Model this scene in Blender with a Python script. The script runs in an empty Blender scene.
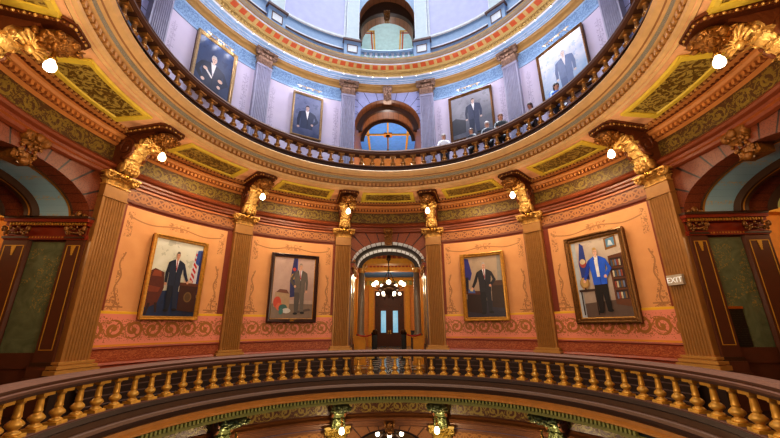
import bpy, math, random
from math import sin, cos, pi, radians, sqrt, atan2
from mathutils import Matrix, Vector
random.seed(7)
COL = bpy.context.scene.collection
K = 0.88                      # one working unit is 0.88 m
R = 8.0                       # radius of the rotunda wall (working units)

# ------------------------------------------------------------------ node helpers
class S:
    def __init__(s, g, sock): s.g, s.k = g, sock
    def _m(s, op, o=None, o2=None):
        n = s.g.t.nodes.new('ShaderNodeMath'); n.operation = op
        for i, x in enumerate((s, o, o2)):
            if x is None: continue
            if isinstance(x, S): s.g.t.links.new(x.k, n.inputs[i])
            else: n.inputs[i].default_value = x
        return S(s.g, n.outputs[0])
    def __add__(s, o): return s._m('ADD', o)
    def __radd__(s, o): return s._m('ADD', o)
    def __sub__(s, o): return s._m('SUBTRACT', o)
    def __rsub__(s, o): return (s*-1) + o
    def __mul__(s, o): return s._m('MULTIPLY', o)
    def __rmul__(s, o): return s._m('MULTIPLY', o)
    def __truediv__(s, o): return s._m('DIVIDE', o)
    def lt(s, o): return s._m('LESS_THAN', o)
    def gt(s, o): return s._m('GREATER_THAN', o)
    def mn(s, o): return s._m('MINIMUM', o)
    def mx(s, o): return s._m('MAXIMUM', o)
    def fl(s): return s._m('FLOOR')
    def fr(s): return s._m('FRACT')
    def ab(s): return s._m('ABSOLUTE')
    def sn(s): return s._m('SINE')
    def cs(s): return s._m('COSINE')
    def sq(s): return s._m('SQRT')
    def at2(s, o): return s._m('ARCTAN2', o)
    def pw(s, o): return s._m('POWER', o)
    def band(s, a, b): return s.gt(a)*s.lt(b)
class G:
    def __init__(g, mat):
        g.t = mat.node_tree; N = g.t.nodes
        tc = N.new('ShaderNodeTexCoord')
        def sep(o):
            x = N.new('ShaderNodeSeparateXYZ'); g.t.links.new(tc.outputs[o], x.inputs[0]); return [S(g, k) for k in x.outputs]
        g.u, g.v, _ = sep('UV'); g.x, g.y, g.z = sep('Object'); g.tc = tc
    def vec(g, a, b, c=0.0):
        n = g.t.nodes.new('ShaderNodeCombineXYZ')
        for i, x in enumerate((a, b, c)):
            if isinstance(x, S): g.t.links.new(x.k, n.inputs[i])
            else: n.inputs[i].default_value = x
        return n.outputs[0]
    def noise(g, scale, detail=2, src=None, dist=0.0):
        n = g.t.nodes.new('ShaderNodeTexNoise'); n.inputs['Scale'].default_value = scale
        n.inputs['Detail'].default_value = detail; n.inputs['Distortion'].default_value = dist
        g.t.links.new(src if src else g.tc.outputs['Object'], n.inputs['Vector']); return S(g, n.outputs['Fac'])
    def voro(g, scale, src=None, feat='F1'):
        n = g.t.nodes.new('ShaderNodeTexVoronoi'); n.inputs['Scale'].default_value = scale; n.feature = feat
        g.t.links.new(src if src else g.tc.outputs['Object'], n.inputs['Vector']); return S(g, n.outputs['Distance'])
    def mix(g, f, a, b):
        n = g.t.nodes.new('ShaderNodeMix'); n.data_type = 'RGBA'
        for i, x in ((0, f), (6, a), (7, b)):
            if isinstance(x, S): g.t.links.new(x.k, n.inputs[i])
            elif isinstance(x, (int, float)): n.inputs[i].default_value = x
            else: n.inputs[i].default_value = lin(x)
        return S(g, n.outputs[2])
def lin(c):
    f = lambda x: (x/12.92 if x <= .04045 else ((x+.055)/1.055)**2.4)
    return (f(c[0]/255), f(c[1]/255), f(c[2]/255), 1)
M = {}
def mat(name, col, rough=.5, metal=0.0, bump=0.0, emit=None, emit_s=1.0, vary=.12, vs=6, bn=0):
    """col: an sRGB triple (given gentle procedural variation) or a function g -> colour / (colour, height)"""
    m = bpy.data.materials.new(name); m.use_nodes = True
    b = m.node_tree.nodes['Principled BSDF']; g = G(m)
    b.inputs['Roughness'].default_value = rough; b.inputs['Metallic'].default_value = metal
    h = None
    if callable(col):
        r = col(g)
        if isinstance(r, tuple): r, h = r
    else:
        dk = tuple(c*(1-vary) for c in col)
        r = g.mix(g.noise(vs, 3), dk, tuple(min(255, c*(1+vary*.6)) for c in col))
    m.node_tree.links.new(r.k, b.inputs['Base Color'])
    if bn: h = g.noise(bn, 3); bump = .55
    if bump and h is not None:
        n = m.node_tree.nodes.new('ShaderNodeBump'); n.inputs['Strength'].default_value = bump; n.inputs['Distance'].default_value = .03
        m.node_tree.links.new(h.k, n.inputs['Height']); m.node_tree.links.new(n.outputs[0], b.inputs['Normal'])
    if emit is not None:
        b.inputs['Emission Color'].default_value = lin(emit); b.inputs['Emission Strength'].default_value = emit_s
    M[name] = m; return m

def scroll_mask(g, P, H, v0=0.0, leaf=14.0):
    """running acanthus scroll: spirals of alternating hand in cells of length P, height H, with leaf lobes"""
    v = g.v - (v0 + H/2); q = g.u/P
    i = q.fl(); cu = (q - i - .5)*P
    sg = 1 - 2*((i*.5).fr()*2)
    w = v - sg*((q*pi*1.0).sn()).ab()*0
    r = (cu*cu + v*v).sq(); a = (v*sg).at2(cu)
    sp = (a + r*(20/H)).sn().gt(.05)*r.lt(H*.46)
    hub = r.lt(H*.09)
    st = (v - sg*(q*2*pi).sn()*H*.30).ab().lt(H*.05)
    lf = g.noise(leaf, 2, g.vec(g.u, g.v), 1.2).gt(.55)*v.ab().lt(H*.44)*r.gt(H*.34)
    return sp.mx(hub).mx(st).mx(lf)
def guilloche(g, P, H, v0):
    v = g.v - (v0 + H/2); q = g.u/P; ph = q*2*pi
    w1 = (v - ph.sn()*H*.30).ab().lt(H*.09); w2 = (v + ph.sn()*H*.30).ab().lt(H*.09)
    q2 = q*2; cu = (q2.fr() - .5)*P*.5; r = (cu*cu + v*v).sq()
    ring = (r - H*.16).ab().lt(H*.06); q3 = q2 + .5; cv = (q3.fr() - .5)*P*.5; r2 = (cv*cv + v*v).sq()
    ring2 = (r2 - H*.38).ab().lt(H*.05)
    return w1.mx(w2).mx(ring).mx(ring2.mn(1))*v.ab().lt(H*.46)

# ------------------------------------------------------------------ materials
def f_wall(g):
    nz = g.noise(3, 3); base = g.mix(nz, (204, 138, 84), (222, 160, 102))
    uv = g.vec(g.u, g.v); lf = g.noise(13, 3, uv, 1.5).gt(.53)
    a = (g.u.ab() - 1.52).ab()
    wid = ((3.0 - g.v).mx(0).mn(.7))*.34 + .045
    m1 = lf*a.lt(wid)*g.v.band(2.36, 3.95)
    stem = (g.u.ab() - 1.5 - (g.v*9).sn()*.05).ab().lt(.022)*g.v.band(2.4, 4.0)
    m2 = lf*a.lt(.10)*g.v.band(4.45, 5.22)
    sw = (g.v - 5.02 - (g.u*3.4).cs()*.06).ab().lt(.022)*g.u.ab().lt(1.5)
    ce = lf*g.u.ab().lt(.34)*g.v.band(4.95, 5.2)
    ft = (g.v - 2.46).ab().lt(.018)*a.lt(.3)
    m = m1.mx(stem).mx(m2).mx(sw).mx(ce).mx(ft)
    edge = g.u.ab().gt(1.70).mx(g.v.gt(5.36))
    return g.mix(edge, g.mix(m*.62, base, (122, 76, 36)), (128, 54, 28))
mat('wall peach stencil', f_wall, .55)
def f_dado(g):
    m = scroll_mask(g, .54, .56, 1.58, 15).mx(g.noise(14, 2, g.vec(g.u, g.v), 1.5).gt(.62)*g.v.band(1.52, 2.2))
    c = g.mix(m*.9, (222, 134, 108), (150, 98, 24))
    c = g.mix(g.v.gt(2.27), c, (226, 170, 40))
    return g.mix(g.v.lt(1.47), c, (214, 140, 50)), m
mat('dado pink scroll', f_dado, .5, bump=.15)
def f_base(g):
    m = g.noise(16, 3, g.vec(g.u*.6, g.v*1.4), 2).gt(.52)*g.v.band(1.05, 1.32)
    return g.mix(m*.8, (140, 62, 32), (184, 104, 62)), m
mat('baseboard red', f_base, .42, bump=.15)
def f_guil(g):
    m = guilloche(g, .74, .38, 5.50)
    return g.mix(m, (108, 58, 24), (160, 100, 50)), m
mat('guilloche frieze', f_guil, .5, bump=.2)
def f_gold(g):
    m = scroll_mask(g, .62, .46, 6.44, 10)*g.noise(26, 2).gt(.40)
    m = m.mx(g.noise(13, 2, g.vec(g.u, g.v), 1.4).gt(.60))
    return g.mix(m*.9, (78, 48, 17), g_gold(g)), m
def g_gold(g): return g.mix(g.noise(20, 2), (104, 84, 26), (146, 120, 44))
mat('gold scroll frieze', f_gold, .58, bump=.6)
def f_frieze_low(g):
    m = scroll_mask(g, .62, .46, 6.44 - 7.8, 10)
    return g.mix(m, (92, 52, 20), (150, 124, 50)), m
mat('olive scroll frieze', f_frieze_low, .4, bump=.5)
def f_guil_low(g):
    m = guilloche(g, .74, .38, 5.50 - 7.8)
    return g.mix(m, (128, 78, 30), (168, 112, 50)), m
mat('guilloche frieze below', f_guil_low, .5, bump=.2)
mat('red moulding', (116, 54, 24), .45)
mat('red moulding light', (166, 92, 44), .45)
mat('moulding below', (124, 78, 44), .4)
mat('pilaster gold', (156, 108, 52), .4, .15)
mat('pilaster base gold', (180, 130, 66), .4, .15)
mat('capital gold', (200, 152, 80), .4, .35, vary=.45, vs=16, bn=24)
mat('capital dark gold', (128, 82, 30), .42, .3, vary=.45, vs=14, bn=20)
mat('bracket gold', (202, 154, 88), .38, .5, vary=.5, vs=14, bn=18)
mat('bracket brown', (104, 54, 24), .45, .1, bn=14)
mat('foliage bronze', (136, 90, 38), .36, .6, vary=.55, vs=16, bn=22)
mat('bracket green', (120, 124, 78), .35, .5, vary=.5, vs=16)
mat('capital olive', (178, 146, 66), .5, .1, bn=12)
mat('soffit peach', (240, 180, 134), .55)
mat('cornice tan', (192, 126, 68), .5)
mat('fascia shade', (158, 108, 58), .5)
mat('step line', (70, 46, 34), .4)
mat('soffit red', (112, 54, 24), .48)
mat('coffer frame', (220, 190, 70), .5)
def f_coffer(g):
    m = g.noise(5.5, 3, g.vec(g.u, g.v), 1.8).gt(.5); k = ((g.u*9).sn()*(g.v*9).cs()).gt(.45)
    mm = m.mx(k*.0)
    return g.mix(mm, (104, 78, 28), (176, 152, 76)), mm
mat('coffer panel', f_coffer, .4, bump=.4)
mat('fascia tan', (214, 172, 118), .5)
mat('fascia bead', (196, 146, 86), .45)
mat('rope grey', lambda g: g.mix((g.u*40).fr().gt(.5), (104, 98, 82), (176, 164, 136)), .5)
mat('rail brown', (82, 45, 21), .7)
mat('rail umber', (86, 55, 32), .6)
mat('baluster gold', (198, 146, 60), .36, .3, vary=.3, vs=9)
mat('baluster bronze', (176, 128, 70), .33, .55, vary=.3, vs=9)
mat('plinth dark', (56, 36, 24), .5)
mat('fascia umber', (82, 53, 32), .6)
mat('fascia orange', (176, 116, 46), .42)
mat('green strip', (132, 126, 62), .45)
mat('dentil dark', (16, 30, 28), .6)
def f_vous(c0, c1, cj, hw, zs, rise, H, top):
    def f(g):
        a = (g.v - zs)/.9
        uu = g.u.ab().mn(hw*1.06)
        ang = (g.v - (zs - .45)).at2(uu)*(180/pi)*g.u._m('SIGN')   # joints fan out round the arch, then run level to the pilaster
        j = (ang/13.5 + .5).fr().lt(.10)
        mos = g.voro(30, g.vec(g.u, g.v)).gt(.42)
        c = g.mix(mos*.6, c0, c1)
        return g.mix(j, c, cj), 1 - j
    return f
mat('voussoir russet', f_vous((116, 52, 22), (144, 76, 36), (50, 20, 10), 1.62, 4.60, .85, .4, 6.1), .45, bump=.6)
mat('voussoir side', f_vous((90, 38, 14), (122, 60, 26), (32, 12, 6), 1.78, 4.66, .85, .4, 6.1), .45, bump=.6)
mat('voussoir below', f_vous((132, 84, 44), (150, 98, 56), (66, 38, 18), 1.62, 4.88 - 7.8, .85, .4, 6.1 - 7.8), .45, bump=.5)
def f_intr(g):
    m = g.noise(12, 3, g.vec(g.u, g.v), 1.6).gt(.56)*((g.u*1.2).fr().lt(.22))
    j = (g.u/.3).fr().lt(.03)
    return g.mix(j.mx(0)*.35, g.mix(m*.7, (150, 182, 196), (206, 164, 70)), (80, 80, 100))
mat('intrados blue', f_intr, .3)
def f_intrw(g):
    j = (g.u/.26).fr().lt(.12)
    return g.mix(j, (236, 236, 246), (84, 66, 70)), 1 - j  # near-white paints in daylight reflected off glossy blue; dark joints are real
mat('intrados pale sheen', f_intrw, .22, bump=.4)
mat('rib brown', (70, 42, 20), .4, .1)
mat('rib dark', (40, 24, 14), .5)
mat('rib gold', (188, 140, 58), .33, .5)
def f_barrel(g):
    j = (g.u/.36).fr().lt(.05); return g.mix(j, g.mix(g.voro(30, g.vec(g.u, g.v)).gt(.4), (104, 48, 26), (130, 68, 42)), (44, 18, 10))
mat('barrel russet', f_barrel, .4)
mat('impost red', (132, 46, 22), .3, .15)
mat('pier brown', (92, 52, 34), .3)
mat('pier gold line', (206, 160, 62), .35, .4)
def f_marble(g):
    n = g.noise(2.4, 6, None, 2.5); t = g.noise(24, 3, None, 1).gt(.58)*(g.z.lt(3.4))*(g.z.gt(2.0))*((g.noise(2, 1)).gt(.45))
    return g.mix(t*.6, g.mix(n, (62, 74, 50), (122, 130, 98)), (170, 140, 70))
mat('marble green', f_marble, .25)
def f_floor(g):
    n = g.noise(5, 3); ln = ((g.x*g.x + g.y*g.y).sq()*3.6).fr().lt(.12)
    return g.mix(ln, g.mix(n, (26, 18, 15), (42, 29, 23)), (84, 60, 46))
mat('floor dark marble', f_floor, .16)
def f_check(g):
    a = (g.x/.45).fl() + (g.y/.45).fl()
    return g.mix((a*.5).fr().gt(.25), (58, 56, 56), (186, 180, 172))
mat('floor checker', f_check, .15)
mat('lamp glass', (255, 246, 226), .3, emit=(255, 232, 192), emit_s=5)
mat('chandelier glass', (255, 246, 226), .3, emit=(255, 236, 206), emit_s=4)
mat('small bulb', (255, 250, 240), .3, emit=(255, 244, 228), emit_s=3)
mat('brass', (190, 144, 66), .25, .9)
mat('bronze dark', (74, 50, 32), .35, .7)
# upper floor
def f_upw(g):
    uv = g.vec(g.u, g.v); lf = g.noise(12, 3, uv, 1.5).gt(.54); a = (g.u.ab() - 1.55).ab()
    m = lf*a.lt(.12)*g.v.band(9.6, 12.4); fr = a.lt(.02)*g.v.band(9.6, 12.5)
    sw = (g.v - 12.78 + (g.u.ab()).pw(2)*.0).ab().lt(.03)*g.u.ab().lt(.6)
    return g.mix(m.mx(fr*.5).mx(sw)*.55, g.mix(g.noise(2, 3), (188, 180, 204), (206, 198, 216)), (128, 118, 150))
mat('wall lilac', f_upw, .55)
def f_upf(g):
    m = g.noise(9, 3, g.vec(g.u, g.v), 2).gt(.5)
    return g.mix(m, (108, 138, 176), (142, 172, 204)), m
mat('frieze blue', f_upf, .5, bump=.3)
mat('pilaster lilac', (158, 158, 180), .45)
mat('capital bronze blue', (150, 122, 104), .4, .3, vary=.5, vs=14, bn=18)
mat('gold brown', (166, 128, 70), .5)
mat('cove white', (224, 226, 236), .45)
mat('cove blue', (150, 180, 214), .5)
mat('gold olive', (192, 164, 104), .5)
mat('coffer orange', (190, 86, 42), .5)
mat('cornice grey', (176, 160, 138), .45)
def f_upv(g):
    ang = (g.v - 11.2).at2(g.u)*(180/pi); j = (ang/13.0).fr().lt(.05)*g.u.ab().lt(1.6)
    hz = ((g.v - 11.4)/.42).fr().lt(.07)*g.u.ab().gt(1.5)
    return g.mix(j.mx(hz), g.mix(g.noise(8, 3), (150, 158, 206), (184, 190, 228)), (70, 66, 100))
mat('voussoir blue', f_upv, .45)
def f_wood(g):
    j = (g.u/.32).fr().lt(.06); n = g.noise(7, 3, g.vec(g.u*.3, g.v*3))
    return g.mix(j, g.mix(n, (120, 74, 44), (160, 104, 66)), (70, 38, 22))
mat('barrel umber', f_wood, .4)
mat('drum blue', lambda g: g.mix(g.noise(9, 4, None, 1), (124, 156, 196), (168, 194, 222)), .5)
mat('drum cream', lambda g: g.mix(g.noise(6, 4, None, 1), (190, 204, 206), (216, 226, 226)), .5)
mat('drum panel', lambda g: g.mix(g.noise(3, 3), (184, 182, 222), (206, 206, 238)), .5)
mat('drum white', (236, 240, 250), .5)
mat('drum brown', (112, 84, 76), .4)
mat('hall ceiling blue', (92, 158, 236), .5)
mat('hall ceiling grey', (186, 206, 206), .55)
mat('hall gold', (222, 160, 56), .65)
mat('hall orange', (222, 148, 66), .5)
mat('hall orange deep', (214, 138, 58), .5)
mat('hall red', lambda g: g.mix(((g.x + g.y)*4).fr().gt(.6), (160, 64, 34), (206, 130, 50)), .5)
mat('hall frieze', lambda g: g.mix(((g.x + g.y)*2.2).fr().gt(.5), (206, 170, 60), (146, 152, 96)), .5)
mat('column stone', (138, 126, 112), .35)
mat('door wood', lambda g: g.mix(g.noise(6, 4, g.vec(g.x*6, g.z*.6)), (62, 32, 18), (92, 50, 28)), .6)
mat('door pane', (120, 176, 206), .15, emit=(120, 184, 216), emit_s=.6)  # emission stands in for the blue light on the glass
mat('wall plain brown', (110, 74, 48), .6)
mat('velvet red', (176, 20, 22), .6)
mat('cabinet navy', (22, 26, 40), .4)
mat('black metal', (26, 24, 24), .35, .4)
mat('plaque black', lambda g: g.mix(((g.z)*22).fr().gt(.7)*g.noise(40, 1).gt(.5), (20, 24, 20), (52, 56, 48)), .3)
mat('sign plate', (186, 168, 146), .5, .1)
mat('sign letters', (250, 248, 240), .4, emit=(250, 246, 240), emit_s=.2)

# ------------------------------------------------------------------ mesh builder
class MB:
    def __init__(s): s.v, s.f, s.m, s.uv, s.s = [], [], [], [], []; s.M = Matrix(); s.mats = []
    def mi(s, m):
        m = M[m] if isinstance(m, str) else m
        if m not in s.mats: s.mats.append(m)
        return s.mats.index(m)
    def add(s, pts, faces, m, smooth=False, uvs=None):
        b = len(s.v); k = s.mi(m)
        s.v += [s.M @ Vector(p) for p in pts]
        for f in faces:
            s.f.append([b+i for i in f]); s.m.append(k); s.s.append(smooth)
            s.uv.append([(uvs[i] if uvs else (pts[i][0], pts[i][2])) for i in f])
    def box(s, c, d, m, taper=1.0):
        x, y, z = c; a, b, h = d[0]/2, d[1]/2, d[2]/2
        p = [(x-a, y-b, z-h), (x+a, y-b, z-h), (x+a, y+b, z-h), (x-a, y+b, z-h)]
        a *= taper; b *= taper
        p += [(x-a, y-b, z+h), (x+a, y-b, z+h), (x+a, y+b, z+h), (x-a, y+b, z+h)]
        s.add(p, [(0, 3, 2, 1), (4, 5, 6, 7), (0, 1, 5, 4), (1, 2, 6, 5), (2, 3, 7, 6), (3, 0, 4, 7)], m)
    def rbox(s, r0, r1, t, wdeg, z0, z1, m):
        p = []
        for z in (z0, z1):
            for r, w in ((r0, -1), (r0, 1), (r1, 1), (r1, -1)):
                a = radians(t + w*wdeg/2); p.append((r*sin(a), r*cos(a), z))
        s.add(p, [(0, 3, 2, 1), (4, 5, 6, 7), (0, 1, 5, 4), (1, 2, 6, 5), (2, 3, 7, 6), (3, 0, 4, 7)], m)
    def lathe(s, prof, m, n=16, c=(0, 0, 0), rib=0.0, ribz=None, arc=2*pi):
        pts = []; N = n
        for r, z in prof:
            for i in range(n):
                a = arc*i/n; rr = r*(1 + (rib if (i % 2 and (ribz is None or ribz[0] <= z <= ribz[1])) else 0))
                pts.append((c[0]+rr*cos(a), c[1]+rr*sin(a), c[2]+z))
        f = [(j*n+i, j*n+(i+1) % n, (j+1)*n+(i+1) % n, (j+1)*n+i) for j in range(len(prof)-1) for i in range(n)]
        f += [tuple(range(n-1, -1, -1)), tuple(range((len(prof)-1)*n, len(prof)*n))]
        s.add(pts, f, m, True)
    def ball(s, c, r, m, n=10, k=7):
        rx, ry, rz = r if isinstance(r, tuple) else (r, r, r)
        pts = [(c[0], c[1], c[2]-rz)]
        for j in range(1, k):
            a = -pi/2 + pi*j/k
            for i in range(n): b = 2*pi*i/n; pts.append((c[0]+rx*cos(a)*cos(b), c[1]+ry*cos(a)*sin(b), c[2]+rz*sin(a)))
        pts.append((c[0], c[1], c[2]+rz)); L = len(pts)-1
        f = [(0, 1+(i+1) % n, 1+i) for i in range(n)]
        for j in range(k-2): f += [(1+j*n+i, 1+j*n+(i+1) % n, 1+(j+1)*n+(i+1) % n, 1+(j+1)*n+i) for i in range(n)]
        f += [(L, 1+(k-2)*n+i, 1+(k-2)*n+(i+1) % n) for i in range(n)]
        s.add(pts, f, m, True)
    def tube(s, path, rad, m, n=6):
        path = [Vector(p) for p in path]; pts = []; L = len(path)
        for i, p in enumerate(path):
            d = (path[min(i+1, L-1)] - path[max(i-1, 0)]).normalized()
            up = Vector((0, 0, 1)) if abs(d.z) < .95 else Vector((1, 0, 0))
            a = d.cross(up).normalized(); b = a.cross(d)
            r = rad[i] if isinstance(rad, (list, tuple)) else rad
            for k in range(n): t = 2*pi*k/n; pts.append(tuple(p + (a*cos(t) + b*sin(t))*r))
        f = [(j*n+i, j*n+(i+1) % n, (j+1)*n+(i+1) % n, (j+1)*n+i) for j in range(L-1) for i in range(n)]
        f += [tuple(range(n-1, -1, -1)), tuple(range((L-1)*n, L*n))]
        s.add(pts, f, m, True)
    def sweep(s, prof, t0, t1, m, step=1.5, tc=None, uvz=True, mats=None):
        """profile of (r, z) swept about the rotunda axis between two angles (degrees)"""
        n = max(1, int(round((t1-t0)/step))); tc = (t0+t1)/2 if tc is None else tc; cum = 0
        for j in range(len(prof)-1):
            (ra, za), (rb, zb) = prof[j], prof[j+1]; l = math.hypot(rb-ra, zb-za); pts = []; uv = []
            for i in range(n+1):
                a = radians(t0 + (t1-t0)*i/n); u = (a - radians(tc))*R
                pts += [(ra*sin(a), ra*cos(a), za), (rb*sin(a), rb*cos(a), zb)]
                uv += [(u, za if uvz else cum), (u, zb if uvz else cum+l)]
            cum += l
            s.add(pts, [(2*i, 2*i+2, 2*i+3, 2*i+1) for i in range(n)], mats[j] if mats else m, True, uv)
    def leaf(s, base, w, h, curl, m, M0=None, n=5):
        """acanthus leaf: rises h, curls outward (-y) by curl at the tip, ridged down the middle"""
        pts = []; x, y, z = base
        for i in range(n+1):
            t = i/n; ww = w*(.55 + 1.6*t*(1-t) + .25*(1-t))*(1 if t < 1 else .35)
            yy = y - curl*t**2.2; zz = z + h*sin(min(1, t*1.12)*pi/2) - (h*.18 if t > .95 else 0)
            pts += [(x-ww/2, yy+.02, zz), (x-ww/4, yy-.015, zz), (x, yy+.01, zz), (x+ww/4, yy-.015, zz), (x+ww/2, yy+.02, zz)]
        s.add(pts, [(5*j+i, 5*j+i+1, 5*j+i+6, 5*j+i+5) for j in range(n) for i in range(4)], m, True)
    def prism(s, poly, y0, y1, m, axis='y'):
        """polygon in x-z (axis y) or y-z (axis x) extruded along the axis"""
        n = len(poly); put = (lambda a, b, d: (a, d, b)) if axis == 'y' else (lambda a, b, d: (d, a, b))
        pts = [put(a, b, y0) for a, b in poly] + [put(a, b, y1) for a, b in poly]
        s.add(pts, [tuple(range(n)), tuple(range(2*n-1, n-1, -1))] + [(i, n+i, n+(i+1) % n, (i+1) % n) for i in range(n)], m)
    def poly(s, pts2, y, m):
        s.add([(a, y, b) for a, b in pts2], [tuple(range(len(pts2)))], m)
    def build(s, name, parent=None, loc=(0, 0, 0), rz=0.0):
        me = bpy.data.meshes.new(name); me.from_pydata([tuple(v) for v in s.v], [], s.f)
        for m in s.mats: me.materials.append(m)
        uvl = me.uv_layers.new(name='UVMap'); k = 0
        for p, mi, sm, u in zip(me.polygons, s.m, s.s, s.uv):
            p.material_index = mi; p.use_smooth = sm
            for i in range(len(u)): uvl.data[p.loop_start+i].uv = u[i]
        o = bpy.data.objects.new(name, me); COL.objects.link(o); o.location = loc; o.rotation_euler = (0, 0, rz)
        if parent: o.parent = parent
        return o
def tag(o, label, cat, group=None):
    o['label'] = label; o['category'] = cat
    if group: o['group'] = group
    return o
def struct(o): o['kind'] = 'structure'; return o
def polar(t, r, z): a = radians(t); return (r*sin(a), r*cos(a), z)
def empty(name, t=None, r=R, z=0.0, loc=None, rz=0.0):
    o = bpy.data.objects.new(name, None); COL.objects.link(o); o.empty_display_size = .2
    if t is not None: o.location = polar(t, r, z); o.rotation_euler = (0, 0, -radians(t))
    else: o.location = loc or (0, 0, 0); o.rotation_euler = (0, 0, rz)
    return o
def children(o): return [c for c in COL.objects if c.parent == o]
def copy_tree(o, parent=None):
    c = o.copy(); COL.objects.link(c)
    if parent: c.parent = parent
    for ch in children(o): copy_tree(ch, c)
    return c
def place(o, t, r, z): o.location = polar(t, r, z); o.rotation_euler = (0, 0, -radians(t))
A1, A2, A3 = 14.75, 45.3, 77.3
A4 = 109.0
TS = 93.0                    # centre of the side arches

# ------------------------------------------------------------------ structure: bay walls of the main floor
B1, B2 = (A1+A2)/2, (A2+A3)/2
BAYS = [(-B2, 'left'), (-B1, 'back_left'), (B1, 'back_right'), (B2, 'right')]
HB = 15.95
def wall_bay(t, side):
    b = MB(); b.sweep([(R, 2.34), (R, 5.46)], t-HB, t+HB, 'wall peach stencil'); w = struct(b.build('wall_'+side))
    b = MB(); b.sweep([(R-.03, 1.40), (R-.03, 2.34)], t-HB, t+HB, 'dado pink scroll')
    b.sweep([(R-.03, 2.34), (R, 2.345)], t-HB, t+HB, 'coffer frame'); b.build('dado', w)
    b = MB(); b.sweep([(R-.05, .86), (R-.05, .92), (R-.10, .96), (R-.05, 1.02), (R-.05, 1.34), (R-.08, 1.37), (R-.06, 1.41), (R, 1.42)], t-HB, t+HB, 'baseboard red')
    b.sweep([(R-.62, 0), (R-.62, .10), (R-.58, .12), (R-.58, .28), (R-.50, .30), (R-.50, .44), (R-.42, .46), (R-.42, .60), (R-.34, .62), (R-.34, .80), (R-.05, .86)], t-HB, t+HB, 'plinth dark', mats=['plinth dark', 'step line']*4+['plinth dark', 'rail brown'])
    struct(b.build('baseboard_'+side))
for t, s in BAYS: wall_bay(t, s)
b = MB(); b.sweep([(R, 0), (R, 7.3)], 110, 250, 'wall plain brown', 4); struct(b.build('wall_front'))

# ------------------------------------------------------------------ entablature rings
def entablature(dz, low=False):
    fr, gl, mo = ('olive scroll frieze', 'guilloche frieze below', 'moulding below') if low else ('gold scroll frieze', 'guilloche frieze', 'red moulding')
    T0, T1 = (-60, 60) if low else (-118, 118)
    b = MB()
    for t in (-B2, -B1, B1, B2):
        if low and abs(t) > 61: continue
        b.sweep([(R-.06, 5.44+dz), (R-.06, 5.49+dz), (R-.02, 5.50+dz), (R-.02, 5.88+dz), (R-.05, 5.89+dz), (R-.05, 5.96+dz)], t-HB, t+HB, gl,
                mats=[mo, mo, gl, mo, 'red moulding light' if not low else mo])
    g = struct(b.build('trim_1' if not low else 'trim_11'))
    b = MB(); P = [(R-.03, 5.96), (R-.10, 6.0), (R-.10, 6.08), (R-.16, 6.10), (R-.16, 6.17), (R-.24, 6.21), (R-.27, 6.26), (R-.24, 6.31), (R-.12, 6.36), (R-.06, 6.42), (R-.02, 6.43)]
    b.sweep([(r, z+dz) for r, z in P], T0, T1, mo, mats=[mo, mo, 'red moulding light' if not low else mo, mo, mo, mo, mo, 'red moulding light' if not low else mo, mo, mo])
    struct(b.build('trim_2' if not low else 'trim_12'))
    b = MB(); b.sweep([(R-.02, 6.43+dz), (R-.02, 6.92+dz)], T0, T1, fr, tc=0); struct(b.build('trim_3' if not low else 'trim_13'))
    # dentil cornice above the gold frieze
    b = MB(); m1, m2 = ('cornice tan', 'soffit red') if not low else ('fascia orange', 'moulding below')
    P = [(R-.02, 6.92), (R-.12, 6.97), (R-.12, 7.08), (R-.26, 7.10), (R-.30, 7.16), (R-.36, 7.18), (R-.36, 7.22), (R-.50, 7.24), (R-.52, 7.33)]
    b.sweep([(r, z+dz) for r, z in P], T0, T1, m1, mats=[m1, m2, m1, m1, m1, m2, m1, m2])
    n = int((T1-T0)/1.0)
    for i in range(n):
        t = T0 + (i+.5)*(T1-T0)/n
        b.rbox(R-.21, R-.11, t, .55, 6.985+dz, 7.085+dz, m1)
        b.rbox(R-.56, R-.50, t, .5, 7.245+dz, 7.30+dz, 'fascia bead')
        b.rbox(R-.41, R-.36, t, .4, 7.185+dz, 7.215+dz, 'bracket brown')
    struct(b.build('trim_4' if not low else 'trim_14'))
entablature(0.0); entablature(-7.8, True)

# ------------------------------------------------------------------ gallery floors, soffits, fascias
b = MB(); b.sweep([(5.72, 0), (11.0, 0)], 0, 360, 'floor dark marble', 4); struct(b.build('floor'))
b = MB(); b.sweep([(6.0, 8.0), (11.0, 8.0)], 0, 360, 'floor dark marble', 4); struct(b.build('floor_upper'))
def soffit(z, T0, T1, name, m, f1, f2):
    b = MB(); b.sweep([(6.1, z), (7.52, z)], T0, T1, m, 3); c = struct(b.build(name))
    for t in (-122, -TS, -B2, -B1, 0, B1, B2, TS, 122):
        if t < T0 or t > T1: continue
        a = 9.6
        b = MB(); zo = z-.012
        for r0, r1, z0, z1 in ((6.34, 6.38, 0, -.05), (6.38, 6.47, -.05, -.05), (6.47, 6.52, -.05, -.01)):
            b.sweep([(r0, zo+z0), (r1, zo+z1)], t-a, t+a, f1)
        for r0, r1, z0, z1 in ((7.44, 7.39, 0, -.05), (7.39, 7.28, -.05, -.05), (7.28, 7.24, -.05, -.01)):
            b.sweep([(r0, zo+z0), (r1, zo+z1)], t-a, t+a, f1)
        for sg in (-1, 1):
            b.rbox(6.36, 7.41, t+sg*(a-.7), 1.4, zo-.053, zo, f1)
        fr = b.build('coffer', c)
        b = MB(); b.sweep([(6.49, zo-.02), (7.26, zo-.02)], t-a+1.2, t+a-1.2, f2, uvz=False); b.build('panel', fr)
soffit(7.32, -135, 135, 'ceiling', 'soffit peach', 'coffer frame', 'coffer panel')

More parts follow.
